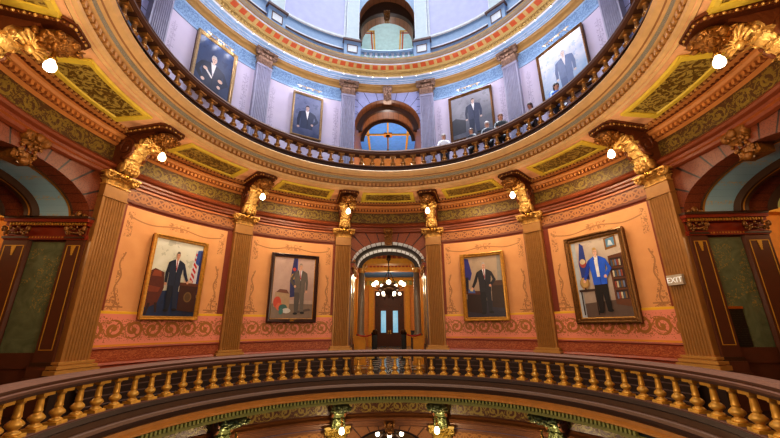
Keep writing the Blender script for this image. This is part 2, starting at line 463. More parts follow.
b = MB()
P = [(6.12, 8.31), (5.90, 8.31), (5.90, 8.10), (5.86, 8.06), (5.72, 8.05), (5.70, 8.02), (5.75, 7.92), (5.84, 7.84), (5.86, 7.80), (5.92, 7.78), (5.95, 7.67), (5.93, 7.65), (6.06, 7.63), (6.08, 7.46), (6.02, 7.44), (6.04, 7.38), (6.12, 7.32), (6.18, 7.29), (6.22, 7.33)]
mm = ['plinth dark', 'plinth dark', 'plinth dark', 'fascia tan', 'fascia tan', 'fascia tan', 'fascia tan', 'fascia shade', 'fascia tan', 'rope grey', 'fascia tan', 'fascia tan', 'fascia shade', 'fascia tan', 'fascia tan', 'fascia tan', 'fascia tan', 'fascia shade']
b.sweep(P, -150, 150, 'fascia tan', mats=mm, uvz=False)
for i in range(190): b.rbox(5.985, 6.09, -150+300*(i+.5)/190, .85, 7.485, 7.61, 'fascia bead')
struct(b.build('trim_5'))
b = MB()
P = [(6.00, .27), (5.70, .27), (5.70, .18), (5.76, .15), (5.76, .03), (5.68, 0), (5.66, -.06), (5.74, -.12), (5.82, -.20), (5.80, -.22), (5.80, -.30), (5.74, -.36), (5.74, -.40), (5.84, -.41), (5.84, -.50), (5.80, -.52), (5.80, -.60), (5.9, -.62)]
mm = ['plinth dark']*3 + ['fascia umber']*5 + ['rail umber'] + ['fascia orange']*4 + ['dentil dark', 'green strip', 'green strip', 'green strip']
b.sweep(P, -150, 150, 'fascia umber', mats=mm, uvz=False)
for i in range(136): b.rbox(5.74, 5.85, -75+150*(i+.5)/136, .58, -.505, -.41, 'green strip')
struct(b.build('trim_6'))

# ------------------------------------------------------------------ balustrades
def baluster_mesh(h, m):
    b = MB(); b.box((0, 0, .025*h/.6), (.24, .24, .05*h/.6), m); b.box((0, 0, h-.03*h/.6), (.25, .22, .06*h/.6), m)
    k = h/.6
    P = [(.10, .05), (.105, .07), (.085, .095), (.055, .115), (.06, .13), (.095, .165), (.108, .19), (.100, .22), (.066, .26), (.050, .28), (.062, .295), (.066, .31), (.058, .325), (.056, .40), (.048, .48), (.046, .495), (.062, .505), (.068, .52), (.060, .545)]
    b.lathe([(r, z*k) for r, z in P], m, 16, rib=.12, ribz=(.13*k, .27*k))
    o = b.build('baluster'); return o
def balustrade(name, label, r, z0, h, n, T, rail, m, top):
    root = empty(name, loc=(0, 0, z0)); tag(root, label, 'balustrade')
    b = MB(); P = [(r+.13, h), (r-.13, h), (r-.16, h+.03), (r-.19, h+.06), (r-.19, h+.10), (r-.15, h+.12), (r-.17, h+.17), (r-.11, h+top), (r+.11, h+top), (r+.17, h+.17), (r+.15, h+.12), (r+.19, h+.06), (r+.13, h)]
    b.sweep(P, -T, T, rail, 1.5); b.build('top_rail', root)
    b = MB(); b.sweep([(r-.16, -.02), (r-.16, .02), (r+.16, .02), (r+.16, -.02)], -T, T, rail); b.build('base_rail', root)
    first = baluster_mesh(h-.02, m); first.parent = root
    for i in range(n):
        t = -T + 2*T*(i+.5)/n; o = first if i == 0 else first.copy()
        if i: COL.objects.link(o); o.parent = root
        o.location = polar(t, r, .02); o.rotation_euler = (0, 0, -radians(t))
    return root
balustrade('balustrade', 'lower curved stone balustrade with brown rail and gold vase balusters across the foreground', 5.88, .27, .60, 72, 151, 'rail brown', 'baluster gold', .22)
balustrade('balustrade', 'upper ring balustrade with dark rail that visitors lean on, above the coffered ceiling', 6.0, 8.31, .52, 68, 143, 'rail brown', 'baluster bronze', .26)

# ------------------------------------------------------------------ pilasters
def capital_mb(hw, h, y0, m, m2=None):
    """composite capital; y0 = front of shaft (negative), wall at y 0"""
    b = MB(); d = -y0
    b.box((0, -d/2, h*.5), (2*hw*.86, d*.9, h), 'bracket brown' if m == 'capital gold' else m)
    b.box((0, -d/2-.0, h*.04), (2*hw*1.08, d+.06, h*.08), m)
    for k, (zz, ww, n) in enumerate(((.06*h, hw*.52, 4), (.26*h, hw*.5, 3))):
        for i in range(n):
            x = (i-(n-1)/2)*2*hw*.92/n; b.leaf((x, y0-.01-.03*k, zz), ww, h*.44, .20+.06*k, m)
    for sg in (-1, 1):
        for i in range(2): b.M = Matrix.Translation((sg*hw*.96, -d*.5, 0)) @ Matrix.Rotation(sg*pi/2, 4, 'Z'); b.leaf((0, -.01, (.06+.22*i)*h), hw*.5, h*.4, .12, m); b.M = Matrix()
        # volutes
        cx, cy, cz = sg*hw*1.12, y0-.12, h*.70
        sp = [(cx + (.025+.105*t)*cos(sg*9*t + (pi/2 if sg > 0 else pi/2)), cy - .03, cz + (.025+.105*t)*sin(sg*9*t + pi/2)) for t in [i/18 for i in range(19)]]
        b.tube(sp, .034, m, 6); b.M = Matrix.Translation((cx, cy+.04, cz)) @ Matrix.Rotation(pi/2, 4, 'X'); b.lathe([(.11, -.06), (.12, 0), (.11, .06)], m, 14); b.M = Matrix()
        b.ball((cx, cy-.05, cz), .035, m2 or m, 8, 6)
    b.M = Matrix.Translation((0, y0-.06, h*.72)) @ Matrix.Rotation(pi/2, 4, 'Y'); b.lathe([(.02, -hw), (.055, -hw*.9), (.055, hw*.9), (.02, hw)], m, 8); b.M = Matrix()
    for i in range(7): b.ball(((i-3)*hw*.26, y0-.10, h*.72), (.04, .035, .055), m, 6, 5)
    W = hw*1.42
    b.prism([(-W, h*.86), (W, h*.86), (W*1.03, h*.93), (W, h), (-W, h), (-W*1.03, h*.93)], y0-.20, .0, m)
    b.ball((0, y0-.2, h*.9), (.10, .06, .09), m2 or m, 8, 6)
    for i in range(3): b.ball((-.12+.12*i, y0-.2, h*.83), (.06, .05, .06), m, 6, 5)
    return b
def shaft_mb(hw, d, z0, z1, m, n=8, necking=.13):
    b = MB(); prof = []
    for i in range(n):
        x0 = -hw + .05 + i*(2*hw-.10)/n; w = (2*hw-.10)/n
        prof += [(x0+w*.12, -d), (x0+w*.28, -d+.025), (x0+w*.5, -d+.036), (x0+w*.72, -d+.025), (x0+w*.88, -d)]
    prof = [(-hw, 0), (-hw, -d)] + prof + [(hw, -d), (hw, 0)]
    L = len(prof); zt = z1-necking
    pts = [(x, y, z0) for x, y in prof] + [(x, y, zt) for x, y in prof]
    b.add(pts, [(i, i+1, L+i+1, L+i) for i in range(L-1)] + [tuple(range(2*L-1, L-1, -1))], m)
    b.box((0, -d/2, (zt+z1)/2+.0), (2*hw, d, z1-zt), m)
    b.box((0, -d/2-.012, zt+.02), (2*hw+.05, d+.03, .045), m)
    return b
def pilaster(label, m, mb, mc, mc2, z0, zb, zc, zt, hw=.335, d=.20, group=None, pedestal=None, necking=.13):
    root = empty('pilaster'); tag(root, label, 'pilaster', group)
    shaft_mb(hw, d, zb, zc, m, necking=necking).build('shaft', root)
    b = MB()
    if pedestal is not None: b.box((0, -(d+.10)/2, (pedestal+z0)/2), (2*hw+.22, d+.10, z0-pedestal), 'plinth dark')
    H = zb-z0
    for a, c, e in ((0, .36, .17), (.36, .44, .09), (.44, .70, .13), (.70, .80, .05), (.80, 1, .08)):
        b.box((0, -(d+e)/2, z0+H*(a+c)/2), (2*hw+2*e, d+e, H*(c-a)), mb)
    b.build('base', root)
    capital_mb(hw, zt-zc, -d, mc, mc2).build('capital', root, (0, 0, zc))
    return root
p0 = pilaster('', 'pilaster gold', 'pilaster base gold', 'capital gold', 'brass', .86, 1.14, 5.68, 6.03, pedestal=0, necking=.36)
PL = {-A4: 'fluted gold pilaster at the far left edge beyond the left archway', -A3: 'fluted gold pilaster between left archway and portrait of man beside flags',
      -A2: 'fluted gold pilaster between the two portraits left of the centre archway', -A1: 'fluted gold pilaster flanking the centre archway on its left',
      A1: 'fluted gold pilaster flanking the centre archway on its right', A2: 'fluted gold pilaster between the two portraits right of the centre archway',
      A3: 'fluted gold pilaster carrying the small exit sign, beside the right archway', A4: 'fluted gold pilaster at the far right edge beyond the right archway'}
for i, t in enumerate([-A3, -A2, -A1, A1, A2, A3, -A4, A4]):
    o = p0 if i == 0 else copy_tree(p0); place(o, t, R, 0); o['label'] = PL[t]; o['group'] = 'main floor pilasters'
p1 = pilaster('', 'pilaster lilac', 'pilaster lilac', 'capital bronze blue', 'capital bronze blue', 8.0, 8.6, 13.22, 13.92, hw=.34, d=.22)
PU = {-A3: 'lilac fluted pilaster at the left end of the upper gallery', -A2: 'lilac fluted pilaster between the two upper gallery portraits on the left',
      -A1: 'lilac fluted pilaster flanking the upper archway on its left', A1: 'lilac fluted pilaster flanking the upper archway on its right',
      A2: 'lilac fluted pilaster between the two upper gallery portraits on the right', A3: 'lilac fluted pilaster at the right end of the upper gallery'}
for i, t in enumerate([-A3, -A2, -A1, A1, A2, A3]):
    o = p1 if i == 0 else copy_tree(p1); place(o, t, R, 0); o['label'] = PU[t]; o['group'] = 'upper gallery pilasters'
p2 = pilaster('', 'capital olive', 'capital olive', 'capital olive', 'capital olive', -5.0, -4.7, -2.30, -1.70)
for i, (t, l) in enumerate([(-A1, 'olive gold pilaster on the floor below, left of the lower arch'), (A1, 'olive gold pilaster on the floor below, right of the lower arch'),
                            (-A2, 'olive gold pilaster on the floor below, toward the left'), (A2, 'olive gold pilaster on the floor below, toward the right')]):
    o = p2 if i == 0 else copy_tree(p2); place(o, t, R, 0); o['label'] = l; o['group'] = 'pilasters of the floor below'

# ------------------------------------------------------------------ console brackets and their globe lamps
def console(mg, md, mf):
    root = empty('console_bracket')            # local: wall at y 0, z 0 = top of the capital (6.02)
    S_ = [(0, .02), (-.34, .02), (-.46, .14), (-.44, .30), (-.50, .46), (-.62, .64), (-.78, .82), (-.98, .96), (-1.16, 1.04), (-1.30, 1.10), (-1.30, 1.16), (0, 1.16)]
    b = MB(); b.prism(S_, -.22, .22, md, 'x')
    for sx in (-.23, .23):                       # big side volute
        sp = [(sx, -.42+(.05+.30*t)*cos(9*t+2.2), .78+(.05+.30*t)*sin(9*t+2.2)) for t in [i/24 for i in range(25)]]
        b.tube(sp, [.035+.02*i/24 for i in range(25)], md, 6)
    b.build('scroll', root)
    # acanthus strip on the front
    F = [(-.50, .20), (-.48, .30), (-.53, .44), (-.64, .62), (-.78, .78), (-.95, .91), (-1.10, .99)]
    b = MB(); nx = 8
    pts = []
    for k, (y, z) in enumerate(F):
        w = .17*(.75+.35*sin(pi*k/(len(F)-1)))
        for i in range(nx+1):
            q = i/nx*2-1; pts.append((q*w, y - .05*(1-q*q) - (.055 if i % 2 else 0) - .01, z - .03*(1-q*q)))
    b.add(pts, [(k*(nx+1)+i, k*(nx+1)+i+1, (k+1)*(nx+1)+i+1, (k+1)*(nx+1)+i) for k in range(len(F)-1) for i in range(nx)], mg, True)
    for k in range(5):
        y, z = F[k+1]
        for sg in (-1, 1): b.ball((sg*.19, y+.0, z-.02), (.035, .07, .07), mg, 7, 5)
    for y, z, h_, c_ in ((-.52, .14, .28, .14), (-.57, .36, .28, .22), (-.70, .55, .26, .30), (-.88, .72, .22, .30)):
        b.leaf((0, y-.03, z), .34, h_, c_, mg)
        for sg in (-1, 1): b.M = Matrix.Translation((sg*.13, y, z)) @ Matrix.Rotation(sg*.6, 4, 'Z'); b.leaf((0, -.02, .04), .18, h_*.8, c_, mg); b.M = Matrix()
    b.build('acanthus_leaf', root)
    b = MB(); b.M = Matrix.Translation((0, -.48, .17)) @ Matrix.Rotation(pi/2, 4, 'X')
    b.lathe([(.17, -.12), (.18, 0), (.13, .05), (.05, .07)], mg, 12); b.M = Matrix()
    for i in range(8): a = 2*pi*i/8; b.ball((.13*cos(a), -.56, .17+.13*sin(a)), (.055, .05, .055), mg, 6, 5)
    b.ball((0, -.58, .17), .05, mg, 6, 5)
    for sg in (-1, 1): b.M = Matrix.Translation((sg*.21, -.42, .16)) @ Matrix.Rotation(pi/2, 4, 'Y'); b.lathe([(.14, -.03), (.15, 0), (.14, .03)], mg, 12); b.M = Matrix()
    b.build('rosette', root)
    # scallop shell
    b = MB(); nr = 9; pts = [(0, -1.10, .74)]; 
    for i in range(nr*2+1):
        a = radians(-100 + 200*i/(nr*2)); rr = .37 if i % 2 else .31
        pts.append((rr*sin(a), -1.13-.16*cos(a)-(.03 if i % 2 else 0), .77+rr*.82*cos(a)))
    b.add(pts, [(0, i, i+1) for i in range(1, nr*2+1)], mg, False)
    for i in range(nr): a = radians(-90+180*i/(nr-1)); b.tube([(0, -1.12, .75), (.18*sin(a), -1.18-.05*cos(a), .77+.16*cos(a)), (.36*sin(a), -1.17-.13*cos(a), .78+.29*cos(a))], [.02, .03, .045], mg, 6)
    b.ball((0, -1.13, .72), (.10, .08, .08), mg, 8, 6); b.build('shell', root)
    # bunch of foliage under the plate
    b = MB(); rnd = random.Random(3)
    b.ball((0, -1.50, .99), (.26, .34, .16), mf, 12, 8)
    for i in range(40):
        a = rnd.uniform(0, 2*pi); q = rnd.uniform(.1, 1); x, y = .30*q*cos(a), -1.46+.38*q*sin(a); z = .80+.24*q*rnd.uniform(.4, 1)
        b.ball((x, y, z), (rnd.uniform(.05, .09), rnd.uniform(.05, .09), rnd.uniform(.04, .08)), mf, 7, 5)
    for i in range(10):
        a = 2*pi*i/10; b.M = Matrix.Translation((.16*cos(a), -1.5+.2*sin(a), 1.12)) @ Matrix.Rotation(a+pi/2, 4, 'Z') @ Matrix.Rotation(pi, 4, 'Y')
        b.leaf((0, 0, 0), .16, .22, .2, mf); b.M = Matrix()
    b.build('foliage', root)
    b = MB(); W = .36
    out = [(-W, -.45), (W, -.45), (W, -1.64), (.24, -1.80), (-.24, -1.80), (-W, -1.64)]
    for k, (e, z0, z1) in enumerate(((0, 1.15, 1.22), (.05, 1.22, 1.295))):
        q = [(x*(1+e/W), y-(e if y < -1 else 0)) for x, y in out]; n = 6
        pts = [(x, y, z0) for x, y in q] + [(x, y, z1) for x, y in q]
        b.add(pts, [tuple(range(n)), tuple(range(2*n-1, n-1, -1))] + [(i, n+i, n+(i+1) % n, (i+1) % n) for i in range(n)], md)
    for i in range(2, 6):
        p, q = out[(i-1) % 6], out[i % 6]
        L = math.hypot(q[0]-p[0], q[1]-p[1]); n = max(2, int(L/.085))
        for j in range(n): t = (j+.5)/n; b.ball((p[0]+(q[0]-p[0])*t, p[1]+(q[1]-p[1])*t, 1.19), .035, mf if j % 2 else mg, 6, 5)
    p, q = out[5], out[0]; n = 15
    for j in range(n): t = (j+.5)/n; b.ball((p[0]+(q[0]-p[0])*t, p[1]+(q[1]-p[1])*t, 1.19), .035, mf if j % 2 else mg, 6, 5)
    b.build('top_plate', root)
    return root
def globe_lamp():
    root = empty('globe_lamp')
    b = MB(); b.lathe([(.06, .14), (.07, .18), (.04, .22), (.03, .40), (.05, .44)], 'brass', 10); b.build('socket', root)
    b = MB(); b.lathe([(.02, -.10), (.06, -.085), (.09, -.05), (.098, 0), (.085, .06), (.055, .11), (.045, .14)], 'lamp glass', 16); b.build('globe', root)
    return root
br = console('bracket gold', 'bracket brown', 'foliage bronze'); lp = globe_lamp()
where = {-A4: 'at the top left corner of the view', -A3: 'above the pilaster left of the portrait with flags', -A2: 'above the pilaster between the two left portraits',
         -A1: 'just left of the centre archway', A1: 'just right of the centre archway', A2: 'above the pilaster between the two right portraits',
         A3: 'above the pilaster with the exit sign', A4: 'at the top right corner of the view'}
LIGHTS = []
for i, t in enumerate([-A3, -A2, -A1, A1, A2, A3, -A4, A4]):
    o = br if i == 0 else copy_tree(br); place(o, t, R, 6.04); tag(o, 'gilded scroll bracket with shell ' + where[t], 'bracket', 'gilded console brackets under the upper gallery')
    o = lp if i == 0 else copy_tree(lp); place(o, t, R-1.5, 6.47); tag(o, 'glowing globe lamp hanging under the bracket ' + where[t], 'lamp', 'globe lamps under the gilded brackets')
    LIGHTS.append((t, R-1.5, 6.2))
br2 = console('bracket green', 'moulding below', 'bracket green')
for i, (t, l) in enumerate([(-A1, 'left of the lower centre arch'), (A1, 'right of the lower centre arch'), (-A2, 'at the lower left edge'), (A2, 'at the lower right edge')]):
    o = br2 if i == 0 else copy_tree(br2); place(o, t, R, 6.02-7.8); tag(o, 'greenish gilt console bracket on the floor below, ' + l, 'bracket', 'brackets of the floor below')
    o = copy_tree(lp); place(o, t, R-1.5, 6.22-7.8); tag(o, 'lit globe lamp under the bracket of the floor below, ' + l, 'lamp', 'globe lamps of the floor below')
    LIGHTS.append((t, R-1.5, 6.0-7.8))

# ------------------------------------------------------------------ arch bays (wall with arched opening, deep reveal)
def bow(t, p):
    """bay-local (x, depth y, z) -> world, wall face following the rotunda curve"""
    a = radians(t); x, y, z = p; ang = a + x/R
    r = R + y
    c = (x, sqrt(max(0, R*R-x*x)) + y) if True else None
    return (c[0]*cos(a)+c[1]*sin(a), -c[0]*sin(a)+c[1]*cos(a), z)
def arch_z(x, hw, zs, rise): return zs + rise*sqrt(max(0, 1-(x/hw)**2))
def arch_bay(t, side, zf, zs, rise, hw, ztop, mv, mi, mr, mb, dep, pier=True, imp='impost red', rz=.18, half=A1, bands=False):
    half = radians(half)*R
    b = MB(); xs = sorted(set([-half+2*half*i/40 for i in range(41)] + [hw*sin(pi/2*k/14)*s for k in range(15) for s in (-1, 1)]))
    for x0, x1 in zip(xs, xs[1:]):
        if x0 >= -hw-1e-6 and x1 <= hw+1e-6: za, zb = arch_z(x0, hw, zs, rise), arch_z(x1, hw, zs, rise)
        else: za = zb = zf
        pts = [bow(t, (x0, 0, za)), bow(t, (x1, 0, zb)), bow(t, (x1, 0, ztop)), bow(t, (x0, 0, ztop))]
        b.add(pts, [(0, 1, 2, 3)], mv, True, [(x0, za), (x1, zb), (x1, ztop), (x0, ztop)])
    w = struct(b.build('wall_'+side))
    # intrados bands: list of (depth0, depth1, radial inset, material)
    def barrel(bm, d0, d1, i0, i1, m):
        n = 36; pts = []; uv = []
        for k in range(n+1):
            ph = pi*k/n
            for d, ins in ((d0, i0), (d1, i1)):
                pts.append(bow(t, ((hw-ins)*cos(ph), d, zs + (rise-ins)*sin(ph)))); uv.append((ph*hw, d))
        bm.add(pts, [(2*k, 2*k+2, 2*k+3, 2*k+1) for k in range(n)], m, True, uv)
    b = MB()
    if bands:
        barrel(b, 0, .42, 0, .0, 'barrel russet'); barrel(b, .42, .42, .0, .06, mr); barrel(b, .42, .47, .06, .06, 'rib gold'); barrel(b, .47, 1.18, .05, .07, mi); barrel(b, 1.18, 1.18, .07, .24, mr); barrel(b, 1.18, 1.38, .24, .24, mr); barrel(b, 1.22, 1.26, .25, .25, 'rib gold'); barrel(b, 1.38, 1.38, .24, .12, mr); barrel(b, 1.38, dep, .12, .14, mb); barrel(b, dep, dep, .14, .35, mr)
    else:
      barrel(b, 0, 0.02, -.02, .0, mr); barrel(b, .02, .46, 0, .05, mi); barrel(b, .46, .46, .05, rz, mr); barrel(b, .46, .60, rz, rz+.02, mr)
      barrel(b, .60, .60, rz+.02, rz-.06, mr); barrel(b, .60, .68, rz-.06, rz-.06, 'rib gold'); barrel(b, .68, .68, rz-.06, .12, mr)
      barrel(b, .68, dep, .12, .16, mb); barrel(b, dep, dep, .16, .35, mr)
    b.build('arch_lining', w)
    if pier:
        for sg in (-1, 1):
            X = sg*hw; q = lambda x, y, z: bow(t, (X+sg*x, y, z))
            def slab(bm, x0, x1, y0, y1, z0, z1, m):   # box in bay coordinates, x measured outward from the reveal face
                P = [q(x0, y0, z0), q(x1, y0, z0), q(x1, y1, z0), q(x0, y1, z0), q(x0, y0, z1), q(x1, y0, z1), q(x1, y1, z1), q(x0, y1, z1)]
                bm.add(P, [(0, 3, 2, 1), (4, 5, 6, 7), (0, 1, 5, 4), (1, 2, 6, 5), (2, 3, 7, 6), (3, 0, 4, 7)], m)
            b = MB(); slab(b, .10, .5, -.02, dep, zf, zs, 'pier brown'); pr = b.build('pier', w)
            for y0, y1 in ((-.02, .42), (dep-.6, dep)):
                b = MB(); slab(b, .0, .12, y0, y1, zf, zs-.55, 'pier brown')
                e = .06; x = -.006
                for ya, yb, za, zb in ((y0+e, y0+e+.02, 1.4, zs-.72), (y1-e-.02, y1-e, 1.4, zs-.72), (y0+e, y1-e, zs-.74, zs-.72), (y0+e, y1-e, 1.4, 1.42)):
                    slab(b, x, 0, ya, yb, za, zb, 'pier gold line')
                yc = (y0+y1)/2
                for k in range(4): slab(b, x-.004, 0, yc-.05+.01*k, yc+.05-.01*k, zs-.80-.06*k, zs-.74-.06*k, 'pier gold line')
                slab(b, -.05, .12, y0-.03, y1+.03, zf, 1.05, 'pier brown'); slab(b, -.03, .12, y0-.02, y1+.02, 1.05, 1.14, 'rib brown')
                slab(b, -.08, .12, y0-.06, y1+.06, .55, .80, 'pier brown')
                b.build('pier_pilaster', pr)
                b = MB()      # swagged capital of the pier
                slab(b, -.05, .12, y0-.02, y1+.02, zs-.55, zs-.50, 'rib brown')
                rn = random.Random(5)
                for k in range(9): c = q(-.05, y0+(y1-y0)*(k+.5)/9, zs-.34-.07*sin(pi*(k+.5)/9)); b.ball(c, .034, 'capital dark gold', 6, 5)
                for k in range(16): c = q(-.05-.03*rn.random(), y0+(y1-y0)*rn.random(), zs-.46+.22*rn.random()); b.ball(c, (.03, .03, .04), 'capital dark gold', 6, 5)
                for k in (0, 1): c = q(-.07, y0+(y1-y0)*k, zs-.30); b.ball(c, (.05, .05, .08), 'capital dark gold', 8, 6)
                c = q(-.08, (y0+y1)/2, zs+.10); b.ball(c, (.07, .07, .09), 'capital dark gold', 8, 6)
                for k in (-1, 1): b.ball(q(-.07, (y0+y1)/2+k*.14, zs+.05), .06, 'capital dark gold', 7, 5)
                b.build('pier_capital', pr)
            b = MB(); slab(b, .085, .10, .44, dep-.62, 1.35, zs-.62, 'marble green'); slab(b, .07, .10, .44, dep-.62, 1.0, 1.35, 'pier brown'); b.build('marble_panel', pr)
            b = MB()
            for x0, z0, z1, m in ((-.03, zs-.58, zs-.47, imp), (.04, zs-.47, zs-.22, imp), (-.05, zs-.22, zs-.13, imp), (-.12, zs-.13, zs-.04, imp), (-.15, zs-.04, zs+.02, 'rib brown')):
                slab(b, x0, .45, -.05+x0*.5, dep, z0, z1, m)
            n = 26
            for k in range(n): y = -.04+(dep-.06)*(k+.5)/n; slab(b, -.085, .0, y-.018, y+.018, zs-.205, zs-.14, 'rib gold'); slab(b, -.035, .0, y-.014, y+.014, zs-.54, zs-.50, 'rib gold')
            b.build('impost', pr)
    return w
arch_bay(0, 'back', 0, 4.60, .98, 1.62, 6.0, 'voussoir russet', 'intrados pale sheen', 'rib dark', 'intrados pale sheen', 1.40)
for sg, sd in ((-1, 'left_arch'), (1, 'right_arch')):
    arch_bay(sg*TS, sd, 0, 4.66, 1.0, 1.78, 6.0, 'voussoir side', 'intrados blue', 'rib brown', 'barrel russet', 1.95, half=TS-A3, bands=True)
arch_bay(0, 'back_lower', -5.5, 4.88-7.8, .98, 1.62, 6.0-7.8, 'voussoir below', 'intrados pale sheen', 'rib brown', 'barrel russet', 1.95, False)
arch_bay(0, 'back_upper', 8.0, 11.6, 1.62, 1.66, 13.62, 'voussoir blue', 'barrel umber', 'rib brown', 'barrel umber', 1.6, False, rz=.30)
for t, s in ((-TS, 'left_upper'), (TS, 'right_upper')):
    arch_bay(t, s, 8.0, 11.6, 1.62, 1.66, 13.62, 'voussoir blue', 'barrel umber', 'rib brown', 'barrel umber', 1.6, False, rz=.30, half=TS-A3)
# lower walls (only their tops are in view)
for t, s in ((-29.68, 'back_left_lower'), (29.68, 'back_right_lower')):
    b = MB(); b.sweep([(R, -5.5), (R, 5.46-7.8)], t-HB, t+HB, 'fascia orange'); struct(b.build('wall_'+s))

def keystone(zb, zt, m, label, t, hw=.17, dep=.34, r=R):
    root = empty('keystone', t, r, 0); tag(root, label, 'keystone', None); H = zt-zb
    b = MB(); b.prism([(.1, zt), (-dep, zt), (-dep-.04, zt-.12*H), (-dep*.9, zt-.3*H), (-dep*.55, zt-.65*H), (-dep*.45, zb+.1*H), (-dep*.6, zb), (.1, zb)], -hw, hw, m, 'x'); b.build('scroll', root)
    b = MB()
    for i, x in enumerate((-.10, 0, .10)): b.leaf((x, -dep*.55, zb+.1*H), .12, H*.6, .20, m)
    for sg in (-1, 1):
        b.M = Matrix.Translation((sg*hw, -dep*.8, zt-.18*H)) @ Matrix.Rotation(pi/2, 4, 'Y'); b.lathe([(.13, -.04), (.14, 0), (.13, .04)], m, 12); b.M = Matrix()
    rn = random.Random(9)
    for i in range(22): q = rn.random(); b.ball((rn.uniform(-hw, hw), -dep*(.5+.5*q)-.03, zb+H*(.1+.85*q)), (.045, .035, .05), m, 6, 5)
    b.ball((0, -dep*.6, zb+.02), (.12, .1, .10), m, 8, 6); b.ball((0, -dep-.03, zt-.16*H), (.11, .07, .11), m, 8, 6)
    b.build('acanthus_leaf', root); return root
keystone(5.42, 6.12, 'capital dark gold', 'gilt scroll keystone at the crown of the centre arch behind the chandelier chain', 0)
keystone(5.42, 6.12, 'capital dark gold', 'gilt scroll keystone at the crown of the left arch', -TS, .24, .42, R+.30)
keystone(5.42, 6.12, 'capital dark gold', 'gilt scroll keystone at the crown of the right arch', TS, .24, .42, R+.30)
keystone(5.76-7.8, 6.12-7.8, 'capital dark gold', 'brown keystone of the lower arch at the bottom edge', 0)
keystone(13.0, 13.75, 'capital bronze blue', 'keystone with a carved head on the upper blue arch', 0, .2, .4)

# ------------------------------------------------------------------ upper gallery walls and the ring cornice
for t, s in BAYS:
    b = MB(); b.sweep([(R, 8.0), (R, 12.86)], t-HB, t+HB, 'wall lilac'); struct(b.build('wall_upper_'+s))
    b = MB(); b.sweep([(R-.02, 12.86), (R-.05, 12.88), (R-.05, 12.94), (R-.02, 12.95), (R-.02, 13.56), (R-.06, 13.6)], t-HB, t+HB, 'frieze blue', mats=['cove blue', 'cove blue', 'cove blue', 'frieze blue', 'cove blue'])
    b.build('frieze', COL.objects['wall_upper_'+s])
b = MB(); b.sweep([(R, 8.0), (R, 14.0)], 110, 250, 'wall lilac', 4); struct(b.build('wall_upper_front'))
b = MB()
P = [(R, 13.60), (R-.10, 13.62), (R-.14, 13.70), (R-.14, 13.88), (R-.20, 13.94), (R-.24, 13.95), (R-.24, 13.98), (R-.32, 13.99), (R-.32, 14.02), (R-.42, 14.03), (R-.42, 14.06), (R-.60, 14.07), (R-.66, 14.10), (R-.74, 14.10)]
mm = ['gold brown']*5 + ['cove white', 'cove blue', 'cove white', 'cove blue', 'cove white', 'cove blue', 'cove white', 'cornice grey']
b.sweep(P, -150, 150, 'cove white', mats=mm); struct(b.build('trim_7'))
b = MB()
P = [(7.26, 14.10), (7.20, 13.98), (7.17, 14.02), (7.17, 14.20), (7.11, 14.22), (7.08, 14.28)]
b.sweep(P, -150, 150, 'gold olive')
for i in range(150): b.rbox(7.12, 7.19, -90+180*(i+.5)/150, .7, 14.06, 14.17, 'gold olive')
b.sweep([(7.08, 14.28), (6.78, 14.34)], -150, 150, 'gold olive')
for i in range(54):
    t = -90+180*(i+.5)/54; c = Matrix.Identity(4)
    a0, a1 = radians(t-1.05), radians(t+1.05); e = .012
    b.add([(7.05*sin(a0), 7.05*cos(a0), 14.286-e), (7.05*sin(a1), 7.05*cos(a1), 14.286-e), (6.81*sin(a1), 6.81*cos(a1), 14.334-e), (6.81*sin(a0), 6.81*cos(a0), 14.334-e)], [(0, 1, 2, 3)], 'coffer orange')
b.sweep([(6.78, 14.34), (6.76, 14.40), (6.74, 14.44), (6.72, 14.52), (6.69, 14.58), (6.69, 14.68), (7.45, 14.9)], -150, 150, 'cornice grey', mats=['cove white', 'gold brown', 'cornice grey', 'cornice grey', 'gold brown', 'cornice grey'])
struct(b.build('trim_8'))
bulb = None
for i in range(27):
    t = -78+156*(i+.5)/27
    if bulb is None:
        b = MB(); b.ball((0, 0, 0), .03, 'small bulb', 8, 6); b.lathe([(.04, .02), (.045, .06)], 'brass', 8); bulb = o = b.build('light_bulb')
    else: o = bulb.copy(); COL.objects.link(o)
    place(o, t, 7.33, 14.04); tag(o, 'small round bulb in the row under the gold ring cornice', 'light bulb', 'bulbs along the ring cornice')
# drum above
RD = 7.4
def drum_bay(t, side):
    b = MB(); b.sweep([(RD, 14.88), (RD, 22)], t-HB-2.5, t+HB+2.5, 'drum blue'); w = struct(b.build('wall_drum_'+side))
    b = MB(); b.sweep([(RD-.01, 15.0), (RD-.08, 15.02), (RD-.08, 15.10), (RD-.03, 15.12), (RD-.03, 15.5), (RD-.10, 15.54), (RD-.10, 15.62), (RD-.02, 15.66)], t-HB, t+HB, 'drum blue', mats=['drum brown', 'cove white', 'drum brown', 'drum blue', 'drum brown', 'cove white', 'drum brown']); b.build('dado_moulding', w)
    a = 12.9
    b = MB(); b.sweep([(RD-.015, 16.45), (RD-.015, 21.5)], t-a+.8, t+a-.8, 'drum panel'); pn = b.build('panel', w)
    b = MB()
    for z0, z1 in ((16.28, 16.46),): b.sweep([(RD-.02, z0), (RD-.07, z0+.04), (RD-.07, z1-.04), (RD-.02, z1)], t-a, t+a, 'drum white')
    for sg in (-1, 1): e0, e1 = sorted((t+sg*a, t+sg*(a-.9))); b.sweep([(RD-.05, 16.28), (RD-.05, 21.5)], e0, e1, 'drum white')
    b.build('panel_frame', pn)
for t, s in BAYS: drum_bay(t, s)
b = MB(); b.sweep([(RD, 14.88), (RD, 22)], 78, 282, 'drum blue', 4); struct(b.build('wall_drum_front'))
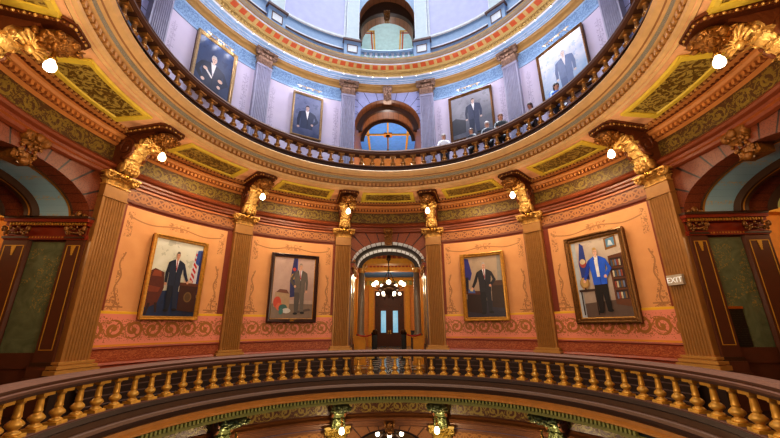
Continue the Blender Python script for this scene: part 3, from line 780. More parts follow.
def drum_pilaster():
    root = empty('drum_pilaster')
    b = MB(); b.box((0, -.13, 15.45), (.86, .26, 1.1), 'drum blue'); b.box((0, -.17, 16.03), (.98, .36, .10), 'drum brown'); b.box((0, -.17, 14.95), (.94, .34, .10), 'drum white')
    for x, z, w, h in ((0, 15.28, .5, .04), (0, 15.72, .5, .04), (-.25, 15.5, .04, .48), (.25, 15.5, .04, .48)): b.box((x, -.265, z), (w, .03, h), 'drum brown')
    b.box((0, -.262, 15.5), (.46, .01, .42), 'drum white')
    b.build('pedestal', root)
    b = MB(); b.box((0, -.10, 19.1), (.66, .20, 5.8), 'drum cream'); b.box((0, -.12, 16.16), (.78, .25, .16), 'drum cream')
    for sg in (-1, 1): b.box((sg*.31, -.205, 19.1), (.04, .02, 5.8), 'drum white')
    b.build('shaft', root); return root
dp = drum_pilaster()
for i, (t, l) in enumerate(((-A1, 'pale pilaster on a panelled pedestal left of the top balcony'), (A1, 'pale pilaster on a panelled pedestal right of the top balcony'), (-A2, 'pale drum pilaster on a pedestal at the upper left of the dome ring'), (A2, 'pale drum pilaster on a pedestal at the upper right of the dome ring'))):
    o = dp if i == 0 else copy_tree(dp); place(o, t-.3*(1 if t > 0 else -1), RD, 0); tag(o, l, 'pilaster', 'pilasters of the drum')
# drum centre bay: arched balcony opening
def drum_arch():
    hw, zs, rise, dep = 1.56, 17.6, 2.0, 1.5
    yf = lambda x: sqrt(RD*RD-x*x)
    b = MB(); xs = [-1.9+3.8*i/38 for i in range(39)]
    for x0, x1 in zip(xs, xs[1:]):
        inn = abs((x0+x1)/2) < hw
        za, zb = (arch_z(max(-hw, min(hw, x0)), hw, zs, rise), arch_z(max(-hw, min(hw, x1)), hw, zs, rise)) if inn else (14.88, 14.88)
        b.add([(x0, yf(x0), za), (x1, yf(x1), zb), (x1, yf(x1), 22), (x0, yf(x0), 22)], [(0, 1, 2, 3)], 'drum blue')
        if inn: b.add([(x0, yf(x0), 14.88), (x1, yf(x1), 14.88), (x1, yf(x1), 15.0), (x0, yf(x0), 15.0)], [(0, 1, 2, 3)], 'drum blue')
    w = struct(b.build('wall_drum_back'))
    def barrel(bm, d0, d1, i0, i1, m):
        n = 30; pts = []; uv = []
        for k in range(n+1):
            ph = pi*k/n
            for d, ins in ((d0, i0), (d1, i1)): x = (hw-min(ins, .10))*cos(ph); pts.append((x, yf(hw)+d, zs+(rise-ins)*sin(ph))); uv.append((ph*hw, d))
        bm.add(pts, [(2*k, 2*k+2, 2*k+3, 2*k+1) for k in range(n)], m, True, uv)
    b = MB(); barrel(b, 0, .5, 0, 0, 'barrel umber'); barrel(b, .5, .5, 0, .8, 'rib brown'); barrel(b, .5, .75, .8, .8, 'rib brown'); barrel(b, .75, .75, .8, .5, 'rib brown'); barrel(b, .75, dep, .5, .5, 'barrel umber')
    b.build('arch_lining', w)
    b = MB()
    for sg in (-1, 1):
        b.box((sg*(hw+.06), yf(hw)+dep/2, 16.2), (.12, dep, 2.6), 'drum blue'); b.box((sg*(hw-.0), yf(hw)+dep/2, 17.5), (.2, dep, .14), 'rib brown'); b.box((sg*(hw+.02), yf(hw)+dep*.75, 16.9), (.14, dep*.5, 1.2), 'rib brown')
    b.build('reveal', w)
    b = MB(); b.box((0, 11, 14.95), (6, 6, .1), 'drum blue'); b.build('balcony_floor', w)
    b = MB(); b.box((0, 11.5, 19.9), (6.4, 6, .1), 'hall ceiling grey')
    for sg in (-1, 1):
        for k, m in ((0, 'hall gold'), (.16, 'coffer orange')):
            b.box((sg*(.85+k), 10.9, 19.84), (.09, 1.8, .02), m); b.box((sg*1.3, 10.0+k, 19.84), (1.0, .09, .02), m)
    c = struct(b.build('ceiling_drum'))
    b = MB(); b.box((0, 14.2, 17.4), (6.4, .1, 5), 'hall ceiling grey')
    for sg in (-1, 1): b.box((sg*3.2, 11, 17.4), (.1, 6.4, 5), 'hall ceiling grey')
    struct(b.build('wall_drum_hall'))
    keystone(18.25, 18.85, 'capital dark gold', 'gilt keystone hanging at the topmost balcony arch', 0, .14, .2).location = (0, RD+.45, 0)
    root = empty('balustrade', loc=(0, 0, 15.0)); tag(root, 'small blue railed balustrade of the topmost balcony', 'balustrade')
    b = MB(); b.sweep([(RD+.12, .58), (RD-.12, .58), (RD-.16, .66), (RD-.12, .74), (RD+.12, .74)], -11, 11, 'cove blue'); b.build('top_rail', root)
    b = MB(); b.sweep([(RD+.1, 0), (RD-.12, 0), (RD-.12, .10), (RD+.1, .10)], -11, 11, 'cove white'); b.build('base_rail', root)
    f = None
    for i in range(9):
        t = -10+20*(i+.5)/9
        if f is None:
            b = MB(); b.lathe([(.10, .10), (.08, .14), (.05, .17), (.11, .27), (.11, .33), (.06, .42), (.06, .50), (.09, .58)], 'cove white', 12); f = o = b.build('baluster', root)
        else: o = f.copy(); COL.objects.link(o); o.parent = root
        o.location = polar(t, RD, 0)
drum_arch()

# ------------------------------------------------------------------ halls beyond the arches
def hall_wall(name, boxes):
    b = MB()
    for c, d, m in boxes: b.box(c, d, m)
    return struct(b.build(name))
Y0 = 9.9
hall_wall('wall_hall_left', [((-2.75, 19.4, 3.4), (.1, 19.2, 6.8), 'hall orange')] + [((-2.62, y, 2.9), (.2, .7, 5.4), 'hall gold') for y in (14, 17, 21, 25)] + [((-2.6, 19.4, 6.0), (.3, 19.2, .5), 'hall red'), ((-2.55, 19.4, 6.4), (.4, 19.2, .3), 'hall gold')])
hall_wall('wall_hall_right', [((2.75, 19.4, 3.4), (.1, 19.2, 6.8), 'hall orange')] + [((2.62, y, 2.9), (.2, .7, 5.4), 'hall gold') for y in (14, 17, 21, 25)] + [((2.6, 19.4, 6.0), (.3, 19.2, .5), 'hall red'), ((2.55, 19.4, 6.4), (.4, 19.2, .3), 'hall gold')])
hall_wall('wall_hall_end', [((0, 28.85, 3.4), (5.6, .1, 6.8), 'hall orange'), ((0, 28.7, 6.55), (5.4, .3, .25), 'hall gold'), ((0, 28.74, 6.2), (5.4, .2, .4), 'hall frieze'), ((0, 28.7, 5.9), (5.4, .26, .14), 'hall gold')]
          + [((s*1.85, 28.7, 2.9), (.5, .2, 5.8), 'hall gold') for s in (-1, 1)])
hall_wall('wall_hall_front_left', [((-2.3, 9.95, 3.4), (1.3, .1, 6.8), 'hall orange')]); hall_wall('wall_hall_front_right', [((2.3, 9.95, 3.4), (1.3, .1, 6.8), 'hall orange')])
b = MB(); b.box((0, 19.4, 6.85), (5.6, 19.2, .1), 'hall ceiling blue')
c = struct(b.build('ceiling_hall'))
for y, zb in ((12.0, 5.22), (20.0, 6.05)):
    b = MB(); b.box((0, y, zb+.14), (5.4, .7, .28), 'hall gold'); b.box((0, y, zb+.42), (5.4, .6, .28), 'hall red'); b.box((0, y, zb+.68), (5.4, .8, .24), 'hall gold')
    if y < 15: b.box((0, y, zb+1.15), (5.4, .6, .72), 'hall gold')
    b.build('beam', c)
b = MB(); b.box((0, 19.4, -.04), (5.6, 19.2, .1), 'floor checker'); struct(b.build('floor_hall'))
b = MB(); b.box((0, 28.72, 2.6), (2.9, .16, 5.4), 'door wood')
for x in (-1.32, 1.32): b.box((x, 28.62, 2.6), (.22, .12, 5.4), 'door wood')
b.box((0, 28.62, 5.2), (2.9, .14, .3), 'door wood'); b.box((0, 28.62, 3.95), (2.6, .12, .18), 'door wood')
d = struct(b.build('door_1'))
for sg in (-1, 1):
    b = MB(); b.box((sg*.60, 28.62, 1.95), (1.16, .10, 3.8), 'door wood'); b.box((sg*.60, 28.56, .7), (.8, .04, .8), 'door wood'); lf = b.build('door_leaf', d)
    b = MB(); b.box((sg*.60, 28.55, 2.35), (.50, .04, 2.1), 'door pane'); b.build('pane', lf)
    b = MB(); b.ball((sg*.12, 28.5, 1.35), .06, 'brass'); b.box((sg*.12, 28.55, 1.35), (.08, .02, .3), 'brass'); b.build('door_handle', lf)
def column(x, y, label):
    r = empty('column', loc=(x, y, 0)); tag(r, label, 'column', 'grey columns in the hall')
    b = MB(); b.box((0, 0, .7), (.56, .56, 1.2), 'hall gold'); b.box((0, 0, .06), (.66, .66, .12), 'hall gold'); b.box((0, 0, 1.36), (.66, .66, .12), 'hall gold'); b.build('pedestal', r)
    b = MB(); b.lathe([(.24, 1.42), (.26, 1.48), (.20, 1.54), (.19, 1.6), (.185, 3.2), (.165, 4.75)], 'column stone', 18); b.build('shaft', r)
    b = MB(); b.lathe([(.17, 4.75), (.20, 4.78), (.18, 4.82), (.24, 5.05), (.28, 5.1)], 'capital gold', 14); b.box((0, 0, 5.16), (.58, .58, .10), 'capital gold')
    for i in range(8): a = 2*pi*i/8; b.M = Matrix.Rotation(a, 4, 'Z'); b.leaf((0, -.18, 4.8), .16, .26, .1, 'capital gold'); b.M = Matrix()
    b.build('capital', r)
column(-1.52, 12.0, 'grey stone column on a gilt pedestal inside the centre archway, left side')
column(1.55, 12.0, 'grey stone column on a gilt pedestal inside the centre archway, right side')
def stand(x, y, label):
    r = empty('post_stand', loc=(x, y, 0.01)); tag(r, label, 'post')
    b = MB(); b.box((0, 0, .75), (.26, .26, 1.3), 'black metal'); b.box((0, 0, .05), (.36, .36, .1), 'black metal'); b.build('post', r)
    b = MB(); b.lathe([(.13, 1.40), (.17, 1.44), (.15, 1.56), (.16, 1.62), (.10, 1.70)], 'bronze dark', 12); b.build('cap', r)
stand(-.86, 14.6, 'dark post with a bronze cap left of the double doors'); stand(.86, 14.6, 'dark post with a bronze cap right of the double doors')
r = empty('kiosk', loc=(1.36, 13.4, 0.01)); tag(r, 'dark navy upright cabinet beside the right hall column', 'cabinet')
b = MB(); b.box((0, 0, .8), (.22, .3, 1.58), 'cabinet navy'); b.build('body', r)
b = MB(); b.box((0, -.02, 1.62), (.26, .34, .06), 'black metal'); b.build('top_panel', r)
for sg, l in ((-1, 'red velvet rope left of the hall entrance'), (1, 'red velvet rope right of the hall entrance')):
    b = MB(); b.tube([(sg*(.88+.75*k/10), 11.25, 1.50-.09*sin(pi*k/10)) for k in range(11)], .035, 'velvet red', 8); o = b.build('rope'); tag(o, l, 'rope')
    r = empty('stanchion', loc=(sg*.86, 11.25, 0.01)); tag(r, 'slim black stanchion holding the ' + l.replace('red velvet rope', 'rope'), 'stanchion')
    b = MB(); b.lathe([(.16, 0), (.16, .03), (.03, .05), (.025, 1.45), (.05, 1.5), (.05, 1.56), (.02, 1.6)], 'black metal', 12); b.build('pole', r)
# chandeliers
def chandelier(loc, label, s=1.0, ztop=2.0, n=7):
    r = empty('chandelier', loc=loc); tag(r, label, 'chandelier')
    b = MB(); b.tube([(0, 0, .95*s), (0, 0, ztop)], .04*s, 'bronze dark'); b.lathe([(.05, ztop-.35), (.12, ztop-.25), (.10, ztop-.1), (.05, ztop)], 'bronze dark', 10)
    for i in range(3): a = 2*pi*i/3+.5; b.tube([(0, 0, .95*s), (.42*s*cos(a), .42*s*sin(a), .18*s)], .018*s, 'bronze dark')
    b.build('chain', r)
    b = MB(); b.lathe([(.02, -.62*s), (.10*s, -.55*s), (.06*s, -.48*s), (.36*s, -.30*s), (.62*s, -.16*s), (.66*s, -.12*s), (.60*s, -.10*s), (.30*s, .10*s), (.42*s, .16*s), (.40*s, .20*s), (.10*s, .24*s), (.06*s, .5*s)], 'bronze dark', 20); b.build('body', r)
    for rr, zz, k, ph, gr in ((.86*s, .12*s, n, .25, .125*s), (.60*s, -.42*s, n-1, 0, .09*s)):
        for i in range(k):
            a = 2*pi*(i+ph)/k; b = MB(); c, sn = cos(a), sin(a)
            b.tube([(.35*s*c, .35*s*sn, zz-.12*s), (.6*rr*c+.1*c, .6*rr*sn+.1*sn, zz-.24*s), (rr*c, rr*sn, zz-.14*s), (rr*c, rr*sn, zz-.05*s)], .02*s, 'bronze dark'); b.lathe([(.05*s, -.1*s), (.06*s, -.05*s)], 'bronze dark', 8, (rr*c, rr*sn, zz)); ar = b.build('arm', r)
            b = MB(); b.ball((rr*c, rr*sn, zz+.03*s), gr, 'chandelier glass', 12, 8); b.build('globe', ar)
chandelier((0.0, 12.0+.0-1.5, 3.82), 'bronze chandelier with two tiers of white globes hanging in the centre archway', .92, 1.66)
chandelier((0, 8.9, -2.36), 'globe chandelier of the floor below, cut by the bottom edge', .72, .5)
# side halls and the lower and upper halls behind the arches
for sg, s in ((-1, 'left'), (1, 'right')):
    bx = lambda c, d: ((sg*c[0], c[1], c[2]), d)
    b = MB()
    for c, d, m in (((13.2, 3.2, 3.5), (7, .1, 7.2), 'hall orange'), ((13.2, -3.2, 3.5), (7, .1, 7.2), 'hall orange'), ((16.4, 0, 3.5), (.1, 6.6, 7.2), 'hall orange'), ((13.2, 3.05, 5.6), (7, .2, .5), 'hall frieze'), ((13.2, 3.0, 6.2), (7, .3, .5), 'hall ceiling blue'), ((13.2, 2.95, 5.25), (7, .34, .14), 'hall gold'),
                    ((10.0, 2.4, 3.5), (.1, 1.6, 7.2), 'hall orange'), ((10.0, -2.4, 3.5), (.1, 1.6, 7.2), 'hall orange')):
        c, d = bx(c, d); b.box(c, d, m)
    struct(b.build('wall_%s_hall' % s))
    b = MB(); c, d = bx((13.2, 0, 7.0), (7, 6.6, .1)); b.box(c, d, 'hall ceiling blue'); struct(b.build('ceiling_%s_hall' % s))
    b = MB(); c, d = bx((13.2, 0, -.05), (7, 6.6, .1)); b.box(c, d, 'floor dark marble'); struct(b.build('floor_%s_hall' % s))
    b = MB(); c, d = bx((11.5, 0, 11), (.1, 6, 6)); b.box(c, d, 'hall orange'); struct(b.build('wall_%s_upper_hall' % s))
b = MB(); b.box((0, 13.0, -3.4), (6, .1, 6), 'hall orange'); struct(b.build('wall_lower_hall'))
# upper centre hall
b = MB(); b.box((0, 12.6, 13.65), (6, 6, .1), 'hall ceiling blue')
cl = struct(b.build('ceiling_upper_hall'))
b = MB()
for x in (-1.25, 1.25): b.box((x, 12.0, 13.56), (.12, 5, .08), 'hall gold')
b.box((0, 12.0, 13.56), (.09, 5, .08), 'hall gold'); b.box((0, 12.0, 13.56), (6, .11, .08), 'hall gold'); b.box((0, 12.0, 13.53), (.52, .40, .10), 'hall orange deep'); b.build('gilt_rib', cl)
b = MB(); b.box((0, 14.6, 10.8), (6, .1, 5.7), 'hall orange deep')
for sg in (-1, 1): b.box((sg*1.85, 11.9, 10.8), (.1, 5.4, 5.7), 'barrel umber')
struct(b.build('wall_upper_hall'))
r = empty('pendant_lamp', loc=(0, 12.0, 13.48)); tag(r, 'small bronze pendant hanging from the blue ceiling seen through the upper arch', 'lamp')
b = MB(); b.lathe([(.12, 0), (.13, -.05), (.05, -.1), (.025, -.12), (.025, -.95), (.05, -1.0)], 'bronze dark', 10); b.build('stem', r)
b = MB(); b.lathe([(.05, -1.0), (.11, -1.06), (.12, -1.12), (.06, -1.22), (.01, -1.26)], 'brass', 12); b.build('lamp_shade', r)
for sg, l in ((-1, 'left'), (1, 'right')):
    r = empty('floor_spotlight', loc=(.08+sg*.22, 6.35, 8.01)); tag(r, 'small bright spotlight behind the upper balusters at the centre, the %s one' % l, 'spotlight', 'spotlights behind the upper balustrade')
    b = MB(); b.lathe([(.07, 0), (.07, .02), (.02, .03), (.02, .2)], 'black metal', 10); b.build('stem', r)
    b = MB(); b.M = Matrix.Translation((0, -.02, .28)); b.lathe([(.05, -.08), (.09, .0), (.09, .08)], 'black metal', 12); h = b.build('head', r)
    b = MB(); b.ball((0, -.10, .30), (.07, .05, .07), 'chandelier glass', 10, 7); b.build('lens', h)

# ------------------------------------------------------------------ paintings
def pm(c, emit=.0): 
    k = 'paint %d %d %d' % c
    if k not in M: mat(k, c, .45, vary=.14, vs=9)
    return M[k]
def pgrad(name, c0, c1, c2, scale=1.6):
    if name not in M:
        def f(g):
            n = g.noise(scale, 4, None, .6)
            t = ((g.z*.35 + n) - .35).mx(0).mn(1)
            return g.mix(g.noise(scale*2.3, 3).gt(.58)*.35, g.mix(t, c0, c1), c2)
        mat(name, f, .45)
    return M[name]
class Art:
    def __init__(s, w, h): s.b, s.w, s.h, s.l = MB(), w, h, 0
    def q(s, pts, c, flip=1):
        s.l += 1; s.b.poly([((x-.5)*s.w*flip, y*s.h) for x, y in pts], -.0035 - .0008*s.l, pm(c) if isinstance(c, tuple) else c)
    def el(s, cx, cy, rx, ry, c, n=18, a0=0, a1=2*pi):
        s.q([(cx+rx*cos(a0+(a1-a0)*i/n), cy+ry*sin(a0+(a1-a0)*i/n)) for i in range(n)], c)
def man(a, cx, y0, H, suit, dark, tie=(150, 24, 26), hair=(120, 90, 66), skin=(206, 150, 118), lean=0, arms=(-1, 1), trousers=None, shirt=(232, 230, 232), legs=True, asp=1.0):
    W = H*.5*a.h/a.w*asp; X = lambda x: cx + x*W; Y = lambda y: y0 + y*H; tr = trousers or dark
    if legs:
        a.q([(X(-.25), Y(.5)), (X(.03), Y(.5)), (X(.02), Y(.25)), (X(-.03), Y(.03)), (X(-.20), Y(.03)), (X(-.24), Y(.25))], tr)
        a.q([(X(-.02), Y(.5)), (X(.25), Y(.5)), (X(.25), Y(.27)), (X(.25), Y(.05)), (X(.09), Y(.04)), (X(.04), Y(.25))], suit if trousers is None else tr)
        a.el(X(-.15), Y(.02), .11*W, .022*H, (22, 18, 18)); a.el(X(.20), Y(.035), .11*W, .022*H, (22, 18, 18))
    a.q([(X(-.26), Y(.42)), (X(.27), Y(.42)), (X(.27), Y(.6)), (X(.33), Y(.79)), (X(.22), Y(.835)), (X(.08), Y(.86)), (X(-.08), Y(.86)), (X(-.22), Y(.835)), (X(-.33), Y(.79)), (X(-.27), Y(.6))], suit)
    for sg, bend in ((-1, arms[0]), (1, arms[1])):
        if abs(bend) == 1: pts = [(X(sg*.24), Y(.83)), (X(sg*.35), Y(.80)), (X(sg*.42), Y(.62)), (X(sg*.40), Y(.46)), (X(sg*.30), Y(.46)), (X(sg*.29), Y(.62))]; hd = (sg*.35, .44)
        elif bend == 2: pts = [(X(sg*.24), Y(.83)), (X(sg*.35), Y(.80)), (X(sg*.50), Y(.64)), (X(sg*.62), Y(.52)), (X(sg*.54), Y(.49)), (X(sg*.36), Y(.62))]; hd = (sg*.60, .49)
        else: pts = [(X(sg*.24), Y(.83)), (X(sg*.35), Y(.80)), (X(sg*.52), Y(.64)), (X(sg*.30), Y(.52)), (X(sg*.22), Y(.56)), (X(sg*.37), Y(.65))]; hd = (sg*.24, .535)
        a.q(pts, dark if sg < 0 else suit); a.el(X(hd[0]), Y(hd[1]), .055*W, .026*H, skin)
    a.q([(X(.02), Y(.42)), (X(.04), Y(.42)), (X(.05), Y(.62)), (X(.01), Y(.66))], dark)
    a.q([(X(-.08), Y(.86)), (X(.08), Y(.86)), (X(.02), Y(.64))], shirt)
    if tie: a.q([(X(-.02), Y(.845)), (X(.02), Y(.845)), (X(.032), Y(.70)), (X(.01), Y(.655)), (X(-.012), Y(.70))], tie)
    for e in (-1, 1): a.q([(X(e*.085), Y(.862)), (X(e*.125), Y(.80)), (X(e*.07), Y(.79)), (X(e*.02), Y(.64))], dark)
    a.q([(X(-.04), Y(.84)), (X(.04), Y(.84)), (X(.04), Y(.89)), (X(-.04), Y(.89))], skin)
    a.el(X(0), Y(.935), .085*W, .062*H, hair); a.el(X(.006), Y(.925), .072*W, .058*H, skin)
    a.q([(X(-.075), Y(.955)), (X(.08), Y(.958)), (X(.05), Y(.992)), (X(-.05), Y(.992))], hair)
    for e in (-.025, .035): a.el(X(e), Y(.93), .011*W, .006*H, (60, 40, 34), 8)
    a.q([(X(.0), Y(.925)), (X(.012), Y(.925)), (X(.018), Y(.905)), (X(-.004), Y(.905))], tuple(int(c*.86) for c in skin)); a.q([(X(-.02), Y(.893)), (X(.03), Y(.893)), (X(.025), Y(.886)), (X(-.015), Y(.886))], (150, 84, 76))
def painting(t, zb, zt, w, frame, fw, fd, label, draw, inner=None, r=None, plate=False):
    h = zt-zb; root = empty('painting', t, (r or R-.14), zb); tag(root, label, 'painting')
    b = MB(); prof = [(0, 0), (0, -fd), (fw*.25, -fd-.02), (fw*.5, -fd*.75), (fw*.8, -fd*.8), (fw, -fd*.35), (fw, 0)]
    cor = [(-1, 0), (1, 0), (1, 1), (-1, 1)]; L = len(prof)
    pts = []
    for sx, sz in cor:
        for i, y in prof: pts.append((sx*(w/2-i), y, (i if sz == 0 else h-i)))
    f = [(c*L+k, ((c+1) % 4)*L+k, ((c+1) % 4)*L+k+1, c*L+k+1) for c in range(4) for k in range(L-1)]
    b.add(pts, f, frame)
    if inner:
        i0, i1 = fw*.86, fw*1.06
        pts = []
        for sx, sz in cor:
            for i, y in ((i0, -fd*.5), (i0, -fd*.6), (i1, -fd*.3), (i1, 0)): pts.append((sx*(w/2-i), y, (i if sz == 0 else h-i)))
        b.add(pts, [(c*4+k, ((c+1) % 4)*4+k, ((c+1) % 4)*4+k+1, c*4+k+1) for c in range(4) for k in range(3)], inner)
    for c in ((-1, 0), (1, 0), (1, 1), (-1, 1)): b.ball((c[0]*(w/2-fw*.5), -fd*.95, h*c[1]+(fw*.5 if c[1] == 0 else -fw*.5)), (fw*.34, .015, fw*.34), frame, 8, 6)
    b.box((0, .05, h/2), (w-.04, .08, h-.04), 'door wood')
    b.build('frame', root)
    a = Art(w-2*fw*.9, h-2*fw*.9); draw(a); a.b.build('canvas', root, (0, -.012, fw*.9))
    if plate:
        b = MB(); b.box((0, -fd*.95, fw*.5), (.16, .01, fw*.4), 'brass'); b.build('name_plate', root)
    return root
mat('frame gold', (190, 136, 54), .4, .3, vary=.35, vs=14); mat('frame walnut', (58, 30, 20), .35, vary=.3); mat('frame carved', (112, 76, 36), .35, .5, vary=.5, vs=22); mat('frame pale gold', (176, 148, 108), .35, .5, vary=.35, vs=14)
def art1(a):
    a.q([(0, 0), (1, 0), (1, 1), (0, 1)], pgrad('canvas olive haze', (150, 140, 110), (226, 222, 206), (120, 124, 100)))
    a.q([(0, 0), (1, 0), (1, .26), (.5, .34), (0, .30)], pgrad('canvas blue rug', (20, 34, 62), (40, 62, 104), (12, 20, 40)))
    a.q([(.0, .12), (.05, .10), (.22, .16), (.30, .36), (.26, .56), (.08, .60), (0, .56)], (92, 38, 22)); a.q([(.0, .30), (.2, .3), (.24, .36), (0, .38)], (124, 54, 30)); a.q([(.04, .5), (.22, .5), (.2, .57), (.07, .58)], (140, 66, 36))
    a.q([(.02, .02), (.06, .02), (.1, .16), (.05, .16)], (50, 24, 16)); a.q([(.2, .05), (.24, .05), (.22, .17), (.17, .17)], (50, 24, 16))
    a.q([(.84, .40), (.98, .38), (.98, .94), (.84, .92), (.78, .55)], (200, 196, 200)); 
    for k in range(6): a.q([(.79+.01*k, .50+.07*k), (.86+.012*k, .44+.07*k), (.87+.012*k, .475+.07*k), (.80+.01*k, .535+.07*k)], (186, 44, 40))
    a.q([(.86, .74), (.94, .70), (.97, .93), (.88, .92)], (44, 74, 140)); a.q([(.93, .3), (1, .3), (1, .95), (.95, .9)], (38, 44, 96))
    a.q([(.62, .08), (.98, .06), (.98, .42), (.60, .42)], (64, 32, 22)); a.q([(.58, .41), (1, .41), (1, .45), (.58, .45)], (96, 50, 30)); a.el(.80, .26, .085, .07, (112, 84, 48)); a.el(.80, .26, .06, .05, (90, 64, 36)); a.q([(.66, .45), (.86, .45), (.84, .49), (.68, .49)], (200, 170, 150))
    man(a, .47, .06, .80, (30, 40, 62), (20, 27, 44), (160, 36, 44), (96, 84, 76), (204, 148, 118), arms=(-1, 2), asp=.76)
def art2(a):
    a.q([(0, 0), (1, 0), (1, 1), (0, 1)], pgrad('canvas mauve wall', (150, 116, 104), (196, 164, 150), (170, 138, 126)))
    a.q([(0, 0), (1, 0), (1, .24), (0, .24)], (126, 104, 88)); a.q([(0, .24), (1, .24), (1, .30), (0, .30)], (176, 148, 132))
    a.q([(.42, .34), (.58, .36), (.56, .99), (.46, .99), (.40, .6)], (40, 42, 96)); a.el(.47, .68, .05, .05, (206, 160, 60)); a.el(.49, .80, .04, .03, (190, 60, 50)); a.q([(.53, .4), (.57, .4), (.56, .98), (.54, .98)], (64, 70, 140))
    a.q([(.06, .19), (.42, .16), (.42, .40), (.08, .42)], (172, 140, 106)); a.q([(.10, .42), (.40, .40), (.34, .46), (.18, .47)], (110, 60, 40)); a.el(.14, .26, .09, .09, (196, 66, 36)); a.el(.20, .19, .08, .06, (206, 96, 60)); a.el(.28, .17, .10, .06, (54, 94, 88)); a.el(.36, .13, .1, .04, (198, 190, 180)); a.el(.24, .12, .05, .05, (60, 110, 104))
    a.q([(.55, .08), (.95, .14), (.9, .17), (.6, .13)], (90, 72, 62))
    man(a, .64, .07, .84, (104, 92, 84), (84, 74, 68), (178, 30, 30), (150, 134, 120), (210, 158, 130), arms=(3, 1), asp=.78)
def art3(a):
    a.q([(0, 0), (1, 0), (1, 1), (0, 1)], pgrad('canvas taupe wall', (140, 116, 96), (186, 160, 134), (150, 128, 110)))
    a.q([(.84, .3), (1, .3), (1, 1), (.9, 1)], (150, 140, 128))
    a.q([(0, 0), (1, 0), (1, .24), (0, .30)], pgrad('canvas dusk floor', (40, 34, 52), (74, 62, 70), (30, 24, 40))); a.q([(.68, .16), (1, .14), (1, .52), (.70, .54)], (58, 36, 26)); a.q([(.70, .5), (1, .5), (1, .58), (.72, .58)], (86, 54, 38))
    a.q([(.0, .66), (.14, .60), (.2, .72), (.12, .97), (0, .99)], (48, 46, 120)); a.q([(.0, .42), (.08, .4), (.1, .66), (0, .66)], (30, 28, 48))
    a.q([(.02, .10), (.40, .06), (.44, .38), (.04, .40)], (48, 26, 22)); a.q([(.0, .38), (.46, .36), (.44, .42), (.02, .44)], (84, 40, 30)); a.q([(.06, .40), (.26, .39), (.24, .45), (.08, .46)], (70, 92, 150)); a.q([(.12, .43), (.2, .42), (.2, .46), (.12, .46)], (200, 180, 130))
    man(a, .53, .05, .85, (40, 36, 44), (28, 26, 32), (150, 34, 44), (176, 168, 160), (212, 156, 130), arms=(2, 3), asp=.84)
def art4(a):
    a.q([(0, 0), (1, 0), (1, 1), (0, 1)], pgrad('canvas study wall', (134, 112, 100), (206, 186, 166), (176, 156, 140)))
    a.q([(0, 0), (1, 0), (1, .22), (0, .18)], (96, 76, 66)); a.q([(0, .0), (.12, .0), (.1, .98), (0, .98)], (176, 180, 186))
    a.q([(.14, .5), (.30, .48), (.27, .93), (.20, .97), (.12, .7)], (44, 62, 134)); a.el(.21, .70, .07, .06, (160, 66, 60)); a.el(.21, .72, .06, .035, (206, 186, 150))
    a.q([(.70, .82), (.92, .84), (.92, .99), (.70, .97)], (140, 96, 46)); a.q([(.73, .85), (.89, .865), (.89, .97), (.73, .955)], (96, 140, 170)); a.q([(.76, .87), (.86, .87), (.83, .93), (.79, .94)], (206, 216, 220))
    a.q([(.72, .16), (.98, .12), (.98, .76), (.72, .74)], (104, 60, 36)); 
    for k in range(4):
        z = .22+.13*k; a.q([(.75, z), (.96, z-.01), (.96, z+.1), (.75, z+.1)], (56, 32, 24))
        for j in range(5): a.q([(.76+.036*j, z), (.79+.036*j, z), (.79+.036*j, z+.075), (.76+.036*j, z+.075)], ((110, 120, 150), (150, 70, 50), (196, 180, 150), (70, 90, 110), (130, 96, 60))[(j+k) % 5])
    a.q([(.05, .33), (.42, .33), (.42, .36), (.05, .36)], (62, 40, 30))
    for x in (.08, .36): a.q([(x, .04), (x+.025, .04), (x+.025, .33), (x, .33)], (50, 32, 26))
    a.el(.19, .44, .10, .075, (160, 120, 70)); a.el(.19, .45, .08, .06, (190, 150, 90)); a.q([(.17, .36), (.21, .36), (.2, .38), (.18, .38)], (60, 40, 30))
    man(a, .50, .06, .82, (38, 96, 212), (26, 66, 170), None, (196, 156, 92), (226, 176, 150), arms=(2, 3), trousers=(26, 22, 24), shirt=(236, 234, 236), asp=.80)
    a.q([(.468, .50), (.525, .50), (.53, .72), (.462, .72)], (236, 232, 232))
painting(-60.7, 2.12, 4.72, 1.78, 'frame gold', .12, .10, 'gold framed portrait of a man in a dark suit by a desk with flags', art1)
painting(-29.35, 2.06, 4.77, 1.94, 'frame walnut', .14, .10, 'dark walnut framed portrait of a man in a grey suit beside a blue flag', art2, 'frame gold', plate=True)
painting(29.6, 2.06, 4.78, 1.80, 'frame gold', .15, .12, 'gold framed portrait of a man in a dark suit leaning on a table', art3)
painting(60.6, 1.92, 4.80, 1.98, 'frame carved', .18, .10, 'carved bronze framed portrait of a figure in a bright blue jacket with a globe', art4, 'frame gold')
def up1(a):
    a.q([(0, 0), (1, 0), (1, 1), (0, 1)], pgrad('canvas navy', (34, 46, 78), (60, 76, 112), (26, 34, 58)))
    man(a, .46, -.40, 1.16, (32, 40, 66), (26, 32, 54), None, (196, 190, 184), (220, 190, 172), arms=(3, 3), legs=False)
    a.q([(.24, .42), (.46, .30), (.47, .335), (.26, .46)], (226, 222, 220)); a.el(.26, .43, .06, .03, (214, 180, 160)); a.el(.70, .34, .07, .035, (214, 180, 160))
def up2(a):
    a.q([(0, 0), (1, 0), (1, 1), (0, 1)], pgrad('canvas indigo haze', (40, 50, 88), (120, 128, 160), (44, 54, 90)))
    man(a, .5, -.25, 1.02, (40, 50, 80), (30, 38, 64), None, (60, 54, 66), (186, 158, 150), arms=(1, 3), legs=False)
